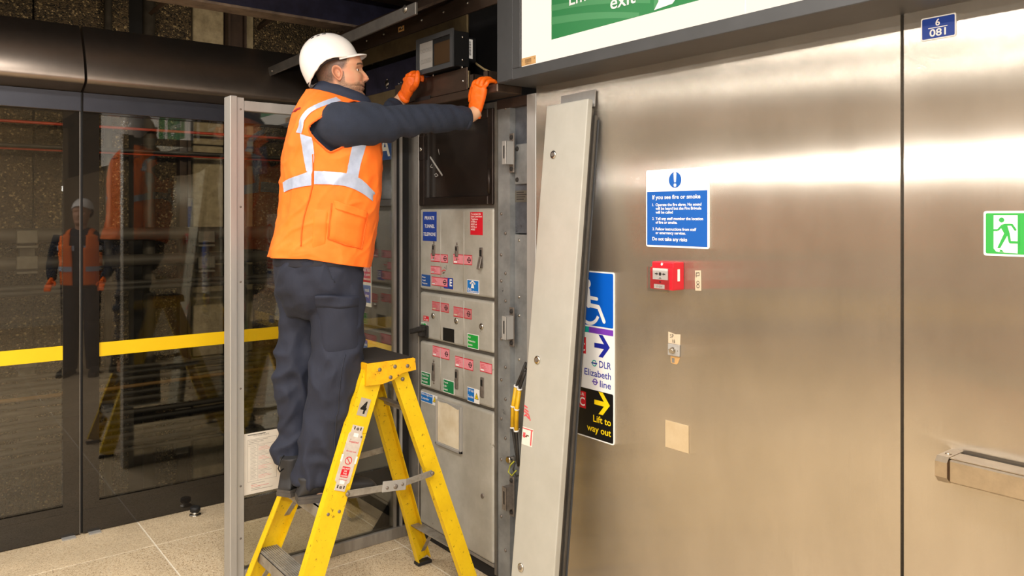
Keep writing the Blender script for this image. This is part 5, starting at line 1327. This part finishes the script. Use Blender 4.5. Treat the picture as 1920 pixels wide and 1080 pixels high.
# trousers
def leg(m, rows, w0, w1):
    rings = []; n = len(rows)
    for i, (y, xl, xr) in enumerate(rows):
        w_ = w0+(w1-w0)*i/(n-1); l, r = MP(xl, y, w_), MP(xr, y, w_); a = (r-l).dot(ES)/2; c = (l+r)/2
        rings.append(ell(c, a, a*(.95 if w1 > 0 else .84), ES, -EW, 22, 2.2))
    # interpolate rings
    out = []
    for a, b in zip(rings, rings[1:]):
        for k in range(4): out.append([p+(q-p)*(k/4) for p, q in zip(a, b)])
    out.append(rings[-1]); loft(m, out)
m = MB()
loft(m, [torso_ring(y, o, 30) for y, o in ((478, -.03), (484, -.008), (490, -.008))] + [ell((MP(xl, y)+MP(xr, y))/2, (MP(xr, y)-MP(xl, y)).dot(ES)/2, B, ES, -EW, 30, 2.3) for y, xl, xr, B in ((500, 515, 683, .185), (520, 516, 683, .185), (545, 520, 681, .175), (570, 530, 670, .15), (590, 545, 650, .1))])
leg(m, [(510, 578, 684), (540, 580, 682), (580, 583, 681), (620, 588, 681), (660, 587, 679), (700, 582, 677), (740, 577, 672), (780, 571, 666), (820, 564, 655), (850, 558, 648), (880, 552, 645), (892, 550, 643), (903, 550, 641)], -.065, -.09)
leg(m, [(505, 515, 625), (540, 519, 622), (580, 522, 612), (620, 525, 604), (660, 521, 596), (700, 517, 590), (740, 517, 586), (780, 522, 580), (810, 524, 578), (835, 517, 577), (850, 515, 572), (866, 517, 568)], .085, .02)
tm = remesh(m, .008, 4)
def crease(co):
    x, y = Qpx(co); s = (co-B0).dot(ES)
    low = max(0, min(1, (y-780)/110)); knee = math.exp(-((y-690)/60)**2)
    d = .006*noise.noise(Vector((s*14+co.z*5, co.y*6, co.z*7))) + .0045*noise.noise(Vector((s*9-co.z*9, co.y*3, co.z*16)))
    q = Vector((s*7, co.y*5, co.z*11)); w1 = noise.noise(q*.8+Vector((3, 1, 7)))
    rg1 = 1-abs(noise.noise(Vector((s*8+co.z*3, co.y*4, co.z*9-s*10))))*2.6; rg2 = 1-abs(noise.noise(Vector((s*9-co.z*5, 4+co.y*4, co.z*7+s*8))))*2.6
    d += low*(.008*math.sin(co.z*62+s*40+5*w1)*(.3+abs(noise.noise(q*1.3))) + .012*max(0, rg1)) + knee*.010*max(0, rg2) + .006*max(-.2, rg1)*(1-low*.5) + .0035*max(-.2, rg2)
    d += .004*math.sin((co.z*30+s*55)) * math.exp(-((y-560)/45)**2)
    return d*1.15
wrinkle(tm, crease)
tr = put('trousers', tm, TROU, man)
TV = np.array([tuple(v.co+Vector(man.location)) for v in tm.vertices]); TW = (TV-np.array(B0))@np.array(EW)
td_ = SA*TV[:, 0]+CA*TV[:, 1]; tl_ = CA*TV[:, 0]-SA*TV[:, 1]; TPX = np.stack([960+FPX*tl_/td_, HOR-FPX*(TV[:, 2]-CAM_H)/td_], 1)
def tr_at(px, py, off):
    d2 = (TPX[:, 0]-px)**2+(TPX[:, 1]-py)**2; k = np.argsort(d2 + (td_-td_.min())*0)[:60]; k = k[d2[k] < 40] if (d2[k] < 40).any() else k[:6]
    k = k[np.argsort(td_[k])[:5]]; p = Vector(TV[k].mean(0).tolist())
    return p + (CAMO-p).normalized()*off
def tr_patch(poly, off, name, n=10, mt=TROU):
    a, b, c, d = poly; mm = MB(); L2 = lambda p, q, t: (p[0]+(q[0]-p[0])*t, p[1]+(q[1]-p[1])*t)
    g = [[tr_at(*L2(L2(a, b, j/n), L2(d, c, j/n), i/n), off if 0 < i < n and 0 < j < n else -.004) for j in range(n+1)] for i in range(n+1)]
    mm.grid(g)
    for _ in range(2): bmesh.ops.smooth_vert(mm.bm, verts=mm.bm.verts, factor=.5, use_axis_x=True, use_axis_y=True, use_axis_z=True)
    put(name, mm.mesh(name), mt, tr)
tr_patch([(590, 566), (678, 562), (676, 655), (604, 662)], .012, 'cargo_pocket'); tr_patch([(588, 557), (679, 553), (679, 578), (591, 582)], .019, 'pocket_flap')
for pts in (((648, 664), (640, 720), (634, 780), (628, 850), (622, 912)), ((615, 500), (622, 515), (630, 530))):
    mm = MB(); mm.tube([tr_at(x, y, .002) for x, y in smooth_line(pts, 5)], .0022, 5); put('seam', mm.mesh('seam'), TROUD, tr)

# boots
def boot(heel, head, hgt, parent, tagc=False):
    f = Vector((math.sin(R(head)), math.cos(R(head)), 0)); sd = Vector((f.y, -f.x, 0)); L_ = .30
    st = [(-.005, .03, .035), (.02, .037, .10), (.06, .04, .125), (.10, .042, .12), (.15, .046, .09), (.20, .05, .07), (.25, .046, .058), (.285, .034, .045), (.303, .016, .03)]
    m = MB(); rings = []
    for x, hw, h in st:
        c = heel+f*x; rings.append([c+sd*(hw*math.copysign(abs(math.cos(t))**.8, math.cos(t)))+UP*(.018+(h-.018)*(.5+.5*math.copysign(abs(math.sin(t))**.8, math.sin(t)))) for t in [2*math.pi*k/20 for k in range(20)]])
    loft(m, rings)
    loft(m, [ell(heel+f*(.062-.01*k/5)+UP*(.05+hgt*k/5), .056, .046, f, sd, 20) for k in range(6)])
    me = remesh(m, .006, 5); b = put('boot', me, BOOT, parent)
    m = MB(); out = [(x, hw+.003) for x, hw, _ in st]; pl = [heel+f*x+sd*h for x, h in out]+[heel+f*x-sd*h for x, h in out[::-1]]
    m.prism(pl, (0, 0, .016)); pl2 = [heel+f*x+sd*(h-.002)+UP*.0165 for x, h in out]+[heel+f*x-sd*(h-.002)+UP*.0165 for x, h in out[::-1]]; m.prism(pl2, (0, 0, .010)); put('sole', m.mesh('sole'), SOLE, b, False)
    if tagc:
        mm = MB(); c = heel + UP*.085 + sd*.0455 + f*.035; mm.obox(c, f, UP, sd, .011, .011, .002); put('fabric_tag', mm.mesh('tag'), YELP, b, False)
        mm = MB(); c = heel-f*.012+UP*.16; mm.tube([c+f*.01, c-f*.012-UP*.01, c-f*.026-UP*.04, c-f*.016-UP*.055, c+f*.006-UP*.05], .003, 6); put('pull_loop', mm.mesh('loop'), BLACK, b)
SZ = .5275
boot(P(558, 946, Z=SZ)+EW*.03, 103, .045, man); boot(P(533, 931, Z=SZ), 58, .095, man, True)

# body under the clothes, head in one mesh with it
HF = (ES*math.cos(R(5)) - EW*math.sin(R(5))); pit = R(5)
hf = HF*math.cos(pit)+UP*math.sin(pit); hu = UP*math.cos(pit)-HF*math.sin(pit); hl = hu.cross(hf)      # left
H0 = MP(639, 145, 0)
prof_f = [(-.20, .030), (-.14, .036), (-.115, .046), (-.106, .066), (-.098, .082), (-.088, .0905), (-.076, .090), (-.064, .0845), (-.056, .0885), (-.050, .0905), (-.0455, .087), (-.040, .0915), (-.033, .0915), (-.026, .0885), (-.012, .090), (.005, .089), (.02, .0855), (.032, .087), (.045, .0915), (.058, .090), (.08, .082), (.10, .060), (.112, .02)]
prof_b = [(-.20, -.060), (-.14, -.062), (-.10, -.066), (-.07, -.074), (-.03, -.088), (.02, -.097), (.06, -.094), (.09, -.076), (.105, -.045), (.112, -.01)]
prof_w = [(-.20, .062), (-.14, .058), (-.112, .052), (-.10, .050), (-.088, .055), (-.07, .060), (-.05, .064), (-.02, .070), (.01, .074), (.04, .077), (.07, .074), (.09, .06), (.105, .035), (.112, .008)]
nosep = [(-.031, 0), (-.0265, .007), (-.022, .016), (-.0145, .0215), (-.006, .0195), (.004, .015), (.014, .0105), (.024, .0045), (.034, .0)]
def ip(tab, z):
    if z <= tab[0][0]: return tab[0][1]
    for (a, b), (c, d) in zip(tab, tab[1:]):
        if a <= z <= c: t = (z-a)/(c-a); t = t*t*(3-2*t)*.5+t*.5; return b+(d-b)*t
    return tab[-1][1]
NZ, NA = 230, 220
def head_pt(z, k):
    t = 2*math.pi*k/NA; co, si = math.cos(t), math.sin(t)
    xf, xb, wd = ip(prof_f, z), ip(prof_b, z), ip(prof_w, z); c = -.005 if z > -.1 else -.012
    e = 2.25 if z > -.09 else 2.0
    x = c + ((xf-c) if co > 0 else (c-xb))*math.copysign(abs(co)**(2/e), co); y = wd*math.copysign(abs(si)**(2/e), si)
    if co > 0:
        g = lambda zz, yy, sz, sy: math.exp(-((z-zz)/sz)**2-((abs(y)-yy)/sy)**2)
        sg = .0075 if z > -.004 else .0075+.0065*min(1, (-.004-z)/.014)
        x += ip(nosep, z)*math.exp(-(abs(y)/sg)**2.4)
        x -= .011*g(.020, .030, .013, .017)                       # eye sockets
        x += .004*g(.041, .026, .007, .02)                        # brow ridge
        x += .0035*g(-.012, .046, .02, .016); y += math.copysign(.003*g(-.012, .05, .02, .02), y)   # cheek
        x -= .0045*g(-.0455, .0, .0022, .02); x -= .003*g(-.063, 0, .006, .02)
        x += .003*g(-.020, .0135, .007, .005)                     # nostril wings
        x -= .003*g(-.055, .04, .02, .012)
    return x, y
def mixc(a, b, t): return tuple(a[i]*(1-t)+b[i]*t for i in range(3))
C_SK, C_HAIR, C_BRD, C_LIP, C_BROW, C_RED = srgb(205, 158, 124), srgb(48, 38, 34), srgb(86, 66, 54), srgb(176, 112, 98), srgb(40, 30, 26), srgb(208, 138, 108)
def head_col(x, y, z):
    n = noise.noise(Vector((x*260, y*260, z*160))); n2 = noise.noise(Vector((x*40, y*40, z*40)))
    c = mixc(C_SK, C_RED, max(0, min(1, .3+.8*n2)))
    # sideburn, jaw, chin and moustache stubble
    jaw = -.035 - .25*max(0, .03-x)
    b = 0
    if x > -.012 and z < .012:
        line = -.030 if x > .075 else -.022-.012*math.sin((x-.01)/.065*math.pi)
        edge = z < (line if x > .02 else .02)
        b = max(0, min(1, (line-z)/.010)) if x > .018 else max(0, min(1, (x+.012)/.010))
    if -.044 < z < -.027 and x > .075 and abs(y) < .028: b = max(b, .75)
    if z < -.108: b *= max(0, 1-(-.108-z)/.012)
    n3 = noise.noise(Vector((x*420, y*420, z*300))); c = mixc(c, C_BRD, max(0, min(1, b*(.62+.28*n+.25*n3+.2*n2))))
    hair = 0
    sm = lambda a, w: max(0, min(1, a/w))
    edge = .046 - .55*max(0, .052-z) + .006*n
    hair = max(hair, .88*sm(edge-x, .016)*sm(z-.010-.01*n, .018))
    hair = max(hair, .88*sm(-.018-x, .012)*sm(z+.052, .030))
    hair = hair*(.95+.12*n)
    c = mixc(c, C_HAIR, max(0, min(1, hair)))
    if abs(z+.0455) < .0065 and x > .078 and abs(y) < .024: c = mixc(c, C_LIP, .75*(1-(abs(z+.0455)/.0065)**2))
    if abs(z+.0455) < .0012 and x > .078 and abs(y) < .024: c = mixc(c, srgb(90, 50, 44), .8)
    bz = .0405+.004*(1-((abs(y)-.03)/.02)**2)
    if abs(z-bz) < .0042 and .012 < abs(y) < .052 and x > .045: c = mixc(c, C_BROW, .85)
    if abs(y) > .008 and abs(y) < .016 and abs(z+.0255) < .003 and x > .085: c = mixc(c, srgb(96, 56, 44), .7)
    return c
hm = MB(); cl = hm.bm.verts.layers.float_color.new('Col'); rows_ = []; colr = {}
for i in range(NZ):
    z = -.20+.3115*i/(NZ-1); r = []
    for k in range(NA): r.append(head_pt(z, k)+(z,))
    rows_.append(r)
def HL(x, y, z): return H0 + hf*x + hl*y + hu*z
hv = hm.grid([[HL(*p) for p in r] for r in rows_], 0, True)
hm.bm.faces.new(hv[-1]); hm.bm.faces.new(hv[0][::-1])
for r, vr in zip(rows_, hv):
    for p, v in zip(r, vr): colr[v] = head_col(*p)
# ears
for sg in (1, -1):
    rr = []
    for a in range(7):
        q = a/6; ring = []
        for k in range(30):
            t = 2*math.pi*k/30; rad = {0: (1.0, -.004), 1: (1.02, .004), 2: (.96, .011), 3: (.82, .010), 4: (.62, .003), 5: (.4, .0), 6: (.08, -.001)}[a]
            ex, ez = .0205*math.cos(t)*rad[0], .031*math.sin(t)*rad[0]; ez2 = ez
            if ez < 0: ex *= 1-.35*(-ez/.031)
            x = -.006+ex-.22*ez*.6; z = .004+ez2; y = sg*(.0745+rad[1]+.012*max(0, -ex/.0165)+(.0))
            ring.append((x, y, z))
        rr.append(ring)
    ev = hm.grid([[HL(*p) for p in r] for r in rr], 0, True); hm.bm.faces.new(ev[-1])
    for a, vr in enumerate(ev):
        for v in vr: colr[v] = mixc(C_SK, C_RED, .9 if a < 3 else .5) if a != 4 else mixc(C_RED, srgb(120, 70, 54), .5)
# arms, trunk and legs of the body
m = MB()
loft(m, [torso_ring(y, -.03, 24) for y in range(480, 180, -20)])
for a, r, wr in ((armR, radR, P(897, 207, X=1.925)), (armL, radL, P(759, 178, X=1.9))):
    pts = list(a[:-1])+[a[-1]-(a[-1]-a[-2]).normalized()*.02, a[-1]+(wr-a[-1])*.5, wr]; p, rr2 = dense(pts, [q-.022 for q in r[:-1]]+[.0335, .031, .030], 4); tube_oval(m, p, rr2, 14)
for w0, w1, kx, ky, ax2, ay2 in ((-.085, -.115, 632, 690, 598, 925), (.085, .02, 556, 690, 545, 915)):
    p, rr2 = dense([MP(635 if w0 < 0 else 575, 500, w0), MP(kx, ky, (w0+w1)/2), MP(ax2, ay2, w1)], [.07, .05, .035], 6); tube_oval(m, p, rr2, 12)
bme = remesh(m, .010, 4)
bm2 = bmesh.new(); bm2.from_mesh(bme)
for v in hm.bm.verts: c = colr.get(v, C_SK); v[cl] = (c[0], c[1], c[2], 1)
tmpv = {}
for v in bm2.verts: nv = hm.bm.verts.new(v.co); nv[cl] = (C_SK[0]*1.05, C_SK[1]*1.08, C_SK[2]*1.1, 1); tmpv[v.index] = nv
for f in bm2.faces: hm.bm.faces.new([tmpv[v.index] for v in f.verts])
bm2.free()
put('body', hm.mesh('body'), HEADMAT, man)
EYEW = mat('eye_white', srgb(226, 218, 210), .25); IRIS = mat('iris_brown', srgb(40, 26, 20), .2); LID = mat('eyelid_skin', srgb(176, 124, 98), .5)
for sg in (1, -1):
    c = HL(.0632, sg*.031, .020); m = MB(); r = .0118
    rings = []
    for i in range(1, 12):
        t = math.pi*i/12; rings.append([c+hf*(r*math.cos(t))+hl*(r*math.sin(t)*math.cos(2*math.pi*k/16))+hu*(r*math.sin(t)*math.sin(2*math.pi*k/16)) for k in range(16)])
    m.grid(rings[:3], 1, True); m.bm.faces.new([m.bm.verts.new(p) for p in rings[0]]).material_index = 1
    m.grid(rings[2:], 0, True); e = put('eye', m.mesh('eye'), [EYEW, IRIS], man)
    m = MB(); r2 = .0132; rg = []
    for i in range(8):
        el = R(10+ (80-10)*i/7); rg.append([c+hf*(r2*math.cos(el)*math.cos(az))+hl*(r2*math.cos(el)*math.sin(az))+hu*(r2*math.sin(el)) for az in [R(-85+170*k/14) for k in range(15)]])
    m.grid(rg); rg = []
    for i in range(6):
        el = R(-75+ (75-30)*i/5); rg.append([c+hf*(r2*math.cos(el)*math.cos(az))+hl*(r2*math.cos(el)*math.sin(az))+hu*(r2*math.sin(el)) for az in [R(-85+170*k/14) for k in range(15)]])
    m.grid(rg); put('eyelid', m.mesh('eyelid'), LID, e)

# helmet
K0 = MP(616, 118, 0); kp = R(17)
kf = HF*math.cos(kp)+UP*math.sin(kp); ku = UP*math.cos(kp)-HF*math.sin(kp); kl = ku.cross(kf)
def rim(a):
    a = abs(a); return ip([(0, -.012), (40, -.014), (75, -.006), (90, -.008), (105, -.018), (120, -.036), (140, -.056), (160, -.072), (180, -.078)], a)
def helmet_rings():
    rg = []
    for i in range(34):
        q = i/33; r = []
        for k in range(96):
            a = -180+360*k/96; z0 = rim(a); co, si = math.cos(R(a)), math.sin(R(a)); th = (1-q)
            # from rim (q=0) to crown
            z = z0+(.117-z0)*math.sin(q*math.pi/2)**.95
            if z > 0: s = math.sqrt(max(0, 1-(z/.118)**2.15))
            else: s = 1-.2*(z/.09)**2
            lx, ly = (.119 if co > 0 else .113), .101
            rad = 1/math.sqrt((co/lx)**2+(si/ly)**2)*s
            if q < .12 : rad += .0035*(1-q/.12)
            r.append((rad*co, rad*si, z))
        rg.append(r)
    return rg
def KL(x, y, z): return K0+kf*x+kl*y+ku*z
rg = helmet_rings(); m = MB(); vs = m.grid([[KL(*p) for p in r] for r in rg], 0, True); m.bm.faces.new(vs[-1])
he = put('helmet', m.mesh('helmet'), HELM, man); so = he.modifiers.new('thickness', 'SOLIDIFY'); so.thickness = .004; so.offset = -1
m = MB(); n = 28; pk = []
for j in range(6):
    q = j/5; r = []
    for k in range(n+1):
        a = R(-62+124*k/n); lx, ly = .119, .101; rad = 1/math.sqrt((math.cos(a)/lx)**2+(math.sin(a)/ly)**2)-.003
        ext = .040*math.cos(a*90/64)**.8*q if abs(math.degrees(a)) < 62 else 0
        r.append((rad*math.cos(a)+ext, rad*math.sin(a)*(1-.02*q), rim(math.degrees(a))+.010-.007*q+.004*math.sin(q*3)-.012*q*(abs(a)/1.08)**2))
    pk.append(r)
m.grid([[KL(*p) for p in r] for r in pk]); pk_ = put('peak', m.mesh('peak'), HELM, he); so = pk_.modifiers.new('thickness', 'SOLIDIFY'); so.thickness = .004
# rear band step, vents, inner harness
m = MB(); rr = [[KL(p[0]*1.012, p[1]*1.012, p[2]) for p in rg[i]] for i in (0, 3, 5)]
for ay in (-.020, 0, .020): pass
m2_ = MB()
for sg in (-1, 1):
    for k in range(3):
        x = -.030+.024*k; y = sg*(.050-.004*abs(k-1)); zz = .117*(1-(x/.117)**2.1*0)
        s = (1-((x/.119)**2+(y/.101)**2)); z = .118*max(.05, s)**(1/2.15)
        c = KL(x, y, z+.0005); nn = (kf*(x/.119**2)+kl*(y/.101**2)+ku*(z/.118**2)).normalized(); tx = (kf-nn*kf.dot(nn)).normalized()
        m2_.obox(c, tx, nn.cross(tx), nn, .0068, .0030, .0008, .0005)
put('vent', m2_.mesh('vent'), BLACK, he, False)
m = MB(); hr = []
for q, dr in ((-.004, .97), (.012, .95), (.03, .93)):
    hr.append([KL(*( (lambda a: (lambda rad: (rad*math.cos(R(a)), rad*math.sin(R(a)), rim(a)*(.8)+q-.004))(dr*.95/math.sqrt((math.cos(R(a))/.115)**2+(math.sin(R(a))/.101)**2)))(-180+360*k/72))) for k in range(72)])
m.grid(hr, 0, True); ho = put('harness', m.mesh('harness'), HAIRM, he); so = ho.modifiers.new('thickness', 'SOLIDIFY'); so.thickness = .003

# gloves: palm, four fingers of unequal length, thumb
def glove(wrist, path, width_dir, hw, th, knuckles, curls, thumb, fr, cuff):
    m = MB(); p, w_ = dense(path, hw, 4); rings = []
    for i, q in enumerate(p):
        t = (p[min(i+1, len(p)-1)]-p[max(i-1, 0)]).normalized(); wd = (width_dir-t*width_dir.dot(t)).normalized(); nn = t.cross(wd)
        rings.append(ell(q, w_[i], th*(1 if i > 2 else .95), wd, nn, 20, 2.4))
    loft(m, rings)
    for c, cu, r in zip(knuckles, curls, fr):
        pts = [c]
        for d in cu: pts.append(pts[-1]+d)
        p, rr = dense([path[-2]*.35+c*.65]+pts, [r*.95, r*1.05, r, r*.92, r*.72][:len(pts)+1], 4); tube_oval(m, p, rr, 12)
    p, rr = dense(thumb, [.014, .0145, .013, .0095], 4); tube_oval(m, p, rr, 12)
    me = remesh(m, .0032, 3)
    wrinkle(me, lambda co: .0012*noise.noise(co*60)+.0010*math.sin(co.z*260+co.y*90)*max(0, 1-((co-path[0]).length/.07)))
    g = put('glove', me, GLOVE, man)
    d = (path[0]-path[1]).normalized(); m = MB(); wd = (width_dir-d*width_dir.dot(d)).normalized(); nn = d.cross(wd)
    loft(m, [ell(path[0]+d*z, hw[0]+o, th+o, wd, nn, 24) for z, o in ((-.01, .001), (.0, .004), (.008, .005), (.014, .004), (.014, -.004), (-.005, -.006))]); put('cuff', m.mesh('cuff'), GLOVE, g)
XR = 1.915
q = lambda x, y, X=XR: P(x, y, X=X)
path = [q(889, 211), q(893, 196), q(897, 178), q(901, 162)]
kn = [q(888, 160, XR+.004), q(896, 157, XR+.004), q(904, 156, XR+.004), q(912, 158, XR+.002)]
cur = [[Vector((.012, 0, .016*k)), Vector((.028, 0, .004)), Vector((.02, 0, -.014))] for k in (1.0, 1.15, 1.1, .8)]
WD = Vector((0.15, -1, .18)).normalized()
glove(None, path, WD, [.034, .037, .041, .038], .019, kn, cur, [q(884, 190), q(884, 178, XR+.015), q(886, 168, XR+.03), q(888, 161, XR+.04)], [.0108, .0112, .0108, .0095], True)
XL = 1.885
ql = lambda x, y, X=XL: P(x, y, X=X)
path = [ql(758, 180), ql(764, 168), ql(769, 155), ql(770, 144)]
kn = [ql(777, 142, XL+.008), ql(770, 140, XL+.006), ql(764, 143, XL+.004), ql(759, 149, XL+.002)]
cur = [[Vector((.024, .0, .010*k)), Vector((.020, .002, -.014)), Vector((-.002, .002, -.018))] for k in (1.0, 1.1, 1.0, .6)]
glove(None, path, Vector((.1, -1, -.25)).normalized(), [.033, .037, .041, .036], .021, kn, cur, [ql(773, 168), ql(780, 158, XL-.012), ql(783, 145, XL-.012), ql(783, 134, XL-.006)], [.0115, .012, .0115, .010], True)
# ------------------------------------------------------------------ colleague standing by the wall, seen mirrored in the door glass
def figure(loc, az):
    F = Vector((math.sin(R(az)), math.cos(R(az)), 0)); S_ = Vector((F.y, -F.x, 0)); L0 = Vector(loc)
    t = thing('person', 'colleague in white helmet and orange vest mirrored in the screen doors', 'person', L0)
    c = lambda f, s, z: L0 + F*f + S_*s + UP*z
    rr = lambda l, o=0, n=28: [ell(c(f, 0, z), a+o, b+o, F, S_, n, 2.3) for z, f, a, b in l]
    tor = [(.92, 0, .12, .18), (1.0, 0, .125, .185), (1.15, 0, .13, .19), (1.3, .01, .135, .205), (1.42, 0, .12, .20), (1.47, -.01, .09, .13), (1.50, -.01, .07, .08)]
    m = MB(); loft(m, rr([(.90, 0, .12, .18), (.96, 0, .125, .185), (1.0, 0, .12, .18)]))
    for s in (-1, 1):
        p, q = dense([c(0, s*.095, .95), c(.01, s*.10, .5), c(-.01, s*.11, .06)], [.10, .082, .07], 6); tube_oval(m, p, q, 16)
    put('trousers', remesh(m, .012, 4), TROU, t)
    m = MB(); loft(m, rr(tor, -.006)); hands = []
    for s in (-1, 1):
        a = [c(-.01, s*.19, 1.41), c(-.02, s*.27, 1.15), c(.10, s*.24, .98)]; p, q = dense(a, [.075, .06, .042], 6); tube_oval(m, p, q, 14); hands.append((a[-1], s))
    put('fleece_jumper', remesh(m, .012, 4), FLEECE, t)
    for h, s in hands:
        m = MB(); p, q = dense([h, h+F*.05-UP*.03, h+F*.10-UP*.05], [.034, .042, .036], 4); tube_oval(m, p, q, 12, .6)
        for k in range(4): p, q = dense([h+F*.09-UP*.05+S_*(.024-.016*k), h+F*.13-UP*.075+S_*(.026-.016*k), h+F*.14-UP*.11+S_*(.024-.016*k)], [.0105, .010, .008], 3); tube_oval(m, p, q, 8)
        p, q = dense([h+F*.03-UP*.02-S_*s*.03, h+F*.07-UP*.04-S_*s*.05, h+F*.10-UP*.06-S_*s*.05], [.013, .012, .009], 3); tube_oval(m, p, q, 8)
        put('glove', remesh(m, .005, 2), GLOVE, t)
    m = MB(); g = []
    for ring in [r for a_, b_ in zip(rr(tor, .008, 60), rr(tor, .008, 60)[1:]) for r in ([p+(q-p)*(k/6) for p, q in zip(a_, b_)] for k in range(6))]: g.append(ring)
    vs = [[m.bm.verts.new(p) for p in r] for r in g]
    for i in range(len(vs)-1):
        for j in range(60):
            jj = (j+1) % 60; q = (g[i][j]+g[i+1][jj])/2 - L0; s, f, z = q.dot(S_), q.dot(F), q.z
            if f > 0 and abs(s) < .05+.14*max(0, z-1.2): continue
            if abs(s) > .13 and z > 1.24 and abs(f) < .085: continue
            m.bm.faces.new((vs[i][j], vs[i][jj], vs[i+1][jj], vs[i+1][j])).smooth = True
    for v in [v for v in m.bm.verts if not v.link_faces]: m.bm.verts.remove(v)
    v = put('vest', m.mesh('vest'), VEST, t); so = v.modifiers.new('thickness', 'SOLIDIFY'); so.thickness = .003
    for z in (1.06, 1.27):
        m = MB(); R0 = rr([(z, .0, .1305, .1915+.012*(z > 1.2)), (z+.05, .0, .132, .194+.012*(z > 1.2))], .013, 60)
        for j in range(60):
            q = (R0[0][j]-L0); jj = (j+1) % 60
            if q.dot(F) > 0 and abs(q.dot(S_)) < .055: continue
            m.face([R0[0][j], R0[0][jj], R0[1][jj], R0[1][j]])
        put('reflective_tape', m.mesh('tape'), TAPE, v)
    # head and helmet: the worker's own shapes turned to this heading
    src = (HF, -HF.cross(UP), UP)
    def turn(o, nm, par, pos0, pos1, rz):
        me = o.data.copy(); me.transform(Matrix.Translation(man.location)); me.transform(Matrix.Translation(-pos0)); me.transform(Matrix.Rotation(rz, 4, 'Z')); me.transform(Matrix.Translation(pos1))
        n = put(nm, me, None, par)
        for md in o.modifiers:
            q = n.modifiers.new(md.name, md.type); q.thickness = md.thickness; q.offset = md.offset
        return n
    rz = math.atan2(F.y, F.x)-math.atan2(HF.y, HF.x); top = c(.02, 0, 1.63)
    h2 = turn(he, 'helmet', t, H0, top, rz)
    for k in he.children: turn(k, k.name.split('.')[0], h2, H0, top, rz)
    m = MB(); sk = []
    for i in range(40):
        z = -.19+.29*i/39; sk.append([top + (Matrix.Rotation(rz, 3, 'Z') @ (HL(*(head_pt(z, k*5)+(z,)))-H0)) for k in range(44)])
    loft(m, sk); put('body', m.mesh('body'), SKIN, t)
    for s in (-1, 1):
        boot(c(-.10, s*.11, .0), az+s*8, .10, t)
figure((1.50, -.05, 0), -25)

# ceiling lamps that give the light above
LAMP = mat('lamp_diffuser', srgb(255, 246, 230), .4, emis=(srgb(255, 240, 220), 4))
for (x, y), lb in (((.55, .9), 'ceiling strip lamp nearest the steel wall'), ((-1.5, 1.2), 'ceiling strip lamp over the middle of the platform'), ((-3.4, .6), 'ceiling strip lamp farthest from the steel wall'), ((-1.0, -2.4), 'ceiling strip lamp at the back of the platform')):
    t = thing('ceiling_lamp', lb, 'lamp', (x, y, 2.945), 'strip lamps on the platform ceiling')
    m = MB(); m.box((x-.14, y-1.25, 2.962), (x+.14, y+1.25, 2.999), .006); m.build('body', FRAMEG, t)
    m = MB(); m.box((x-.11, y-1.2, 2.945), (x+.11, y+1.2, 2.961), .004); m.build('diffuser', LAMP, t)
t = thing('edge_fill_lamp', 'added slim strip lamp that brightens the platform edge', 'lamp', (-.5, 3.45, 2.915))  # added lamp body for the platform edge fill
m = MB(); m.box((-1.55, 3.35, 2.935), (.55, 3.55, 2.999), .006); m.build('body', FRAMEG, t)
m = MB(); m.box((-1.5, 3.37, 2.915), (.5, 3.53, 2.934), .004); m.build('diffuser', LAMP, t)
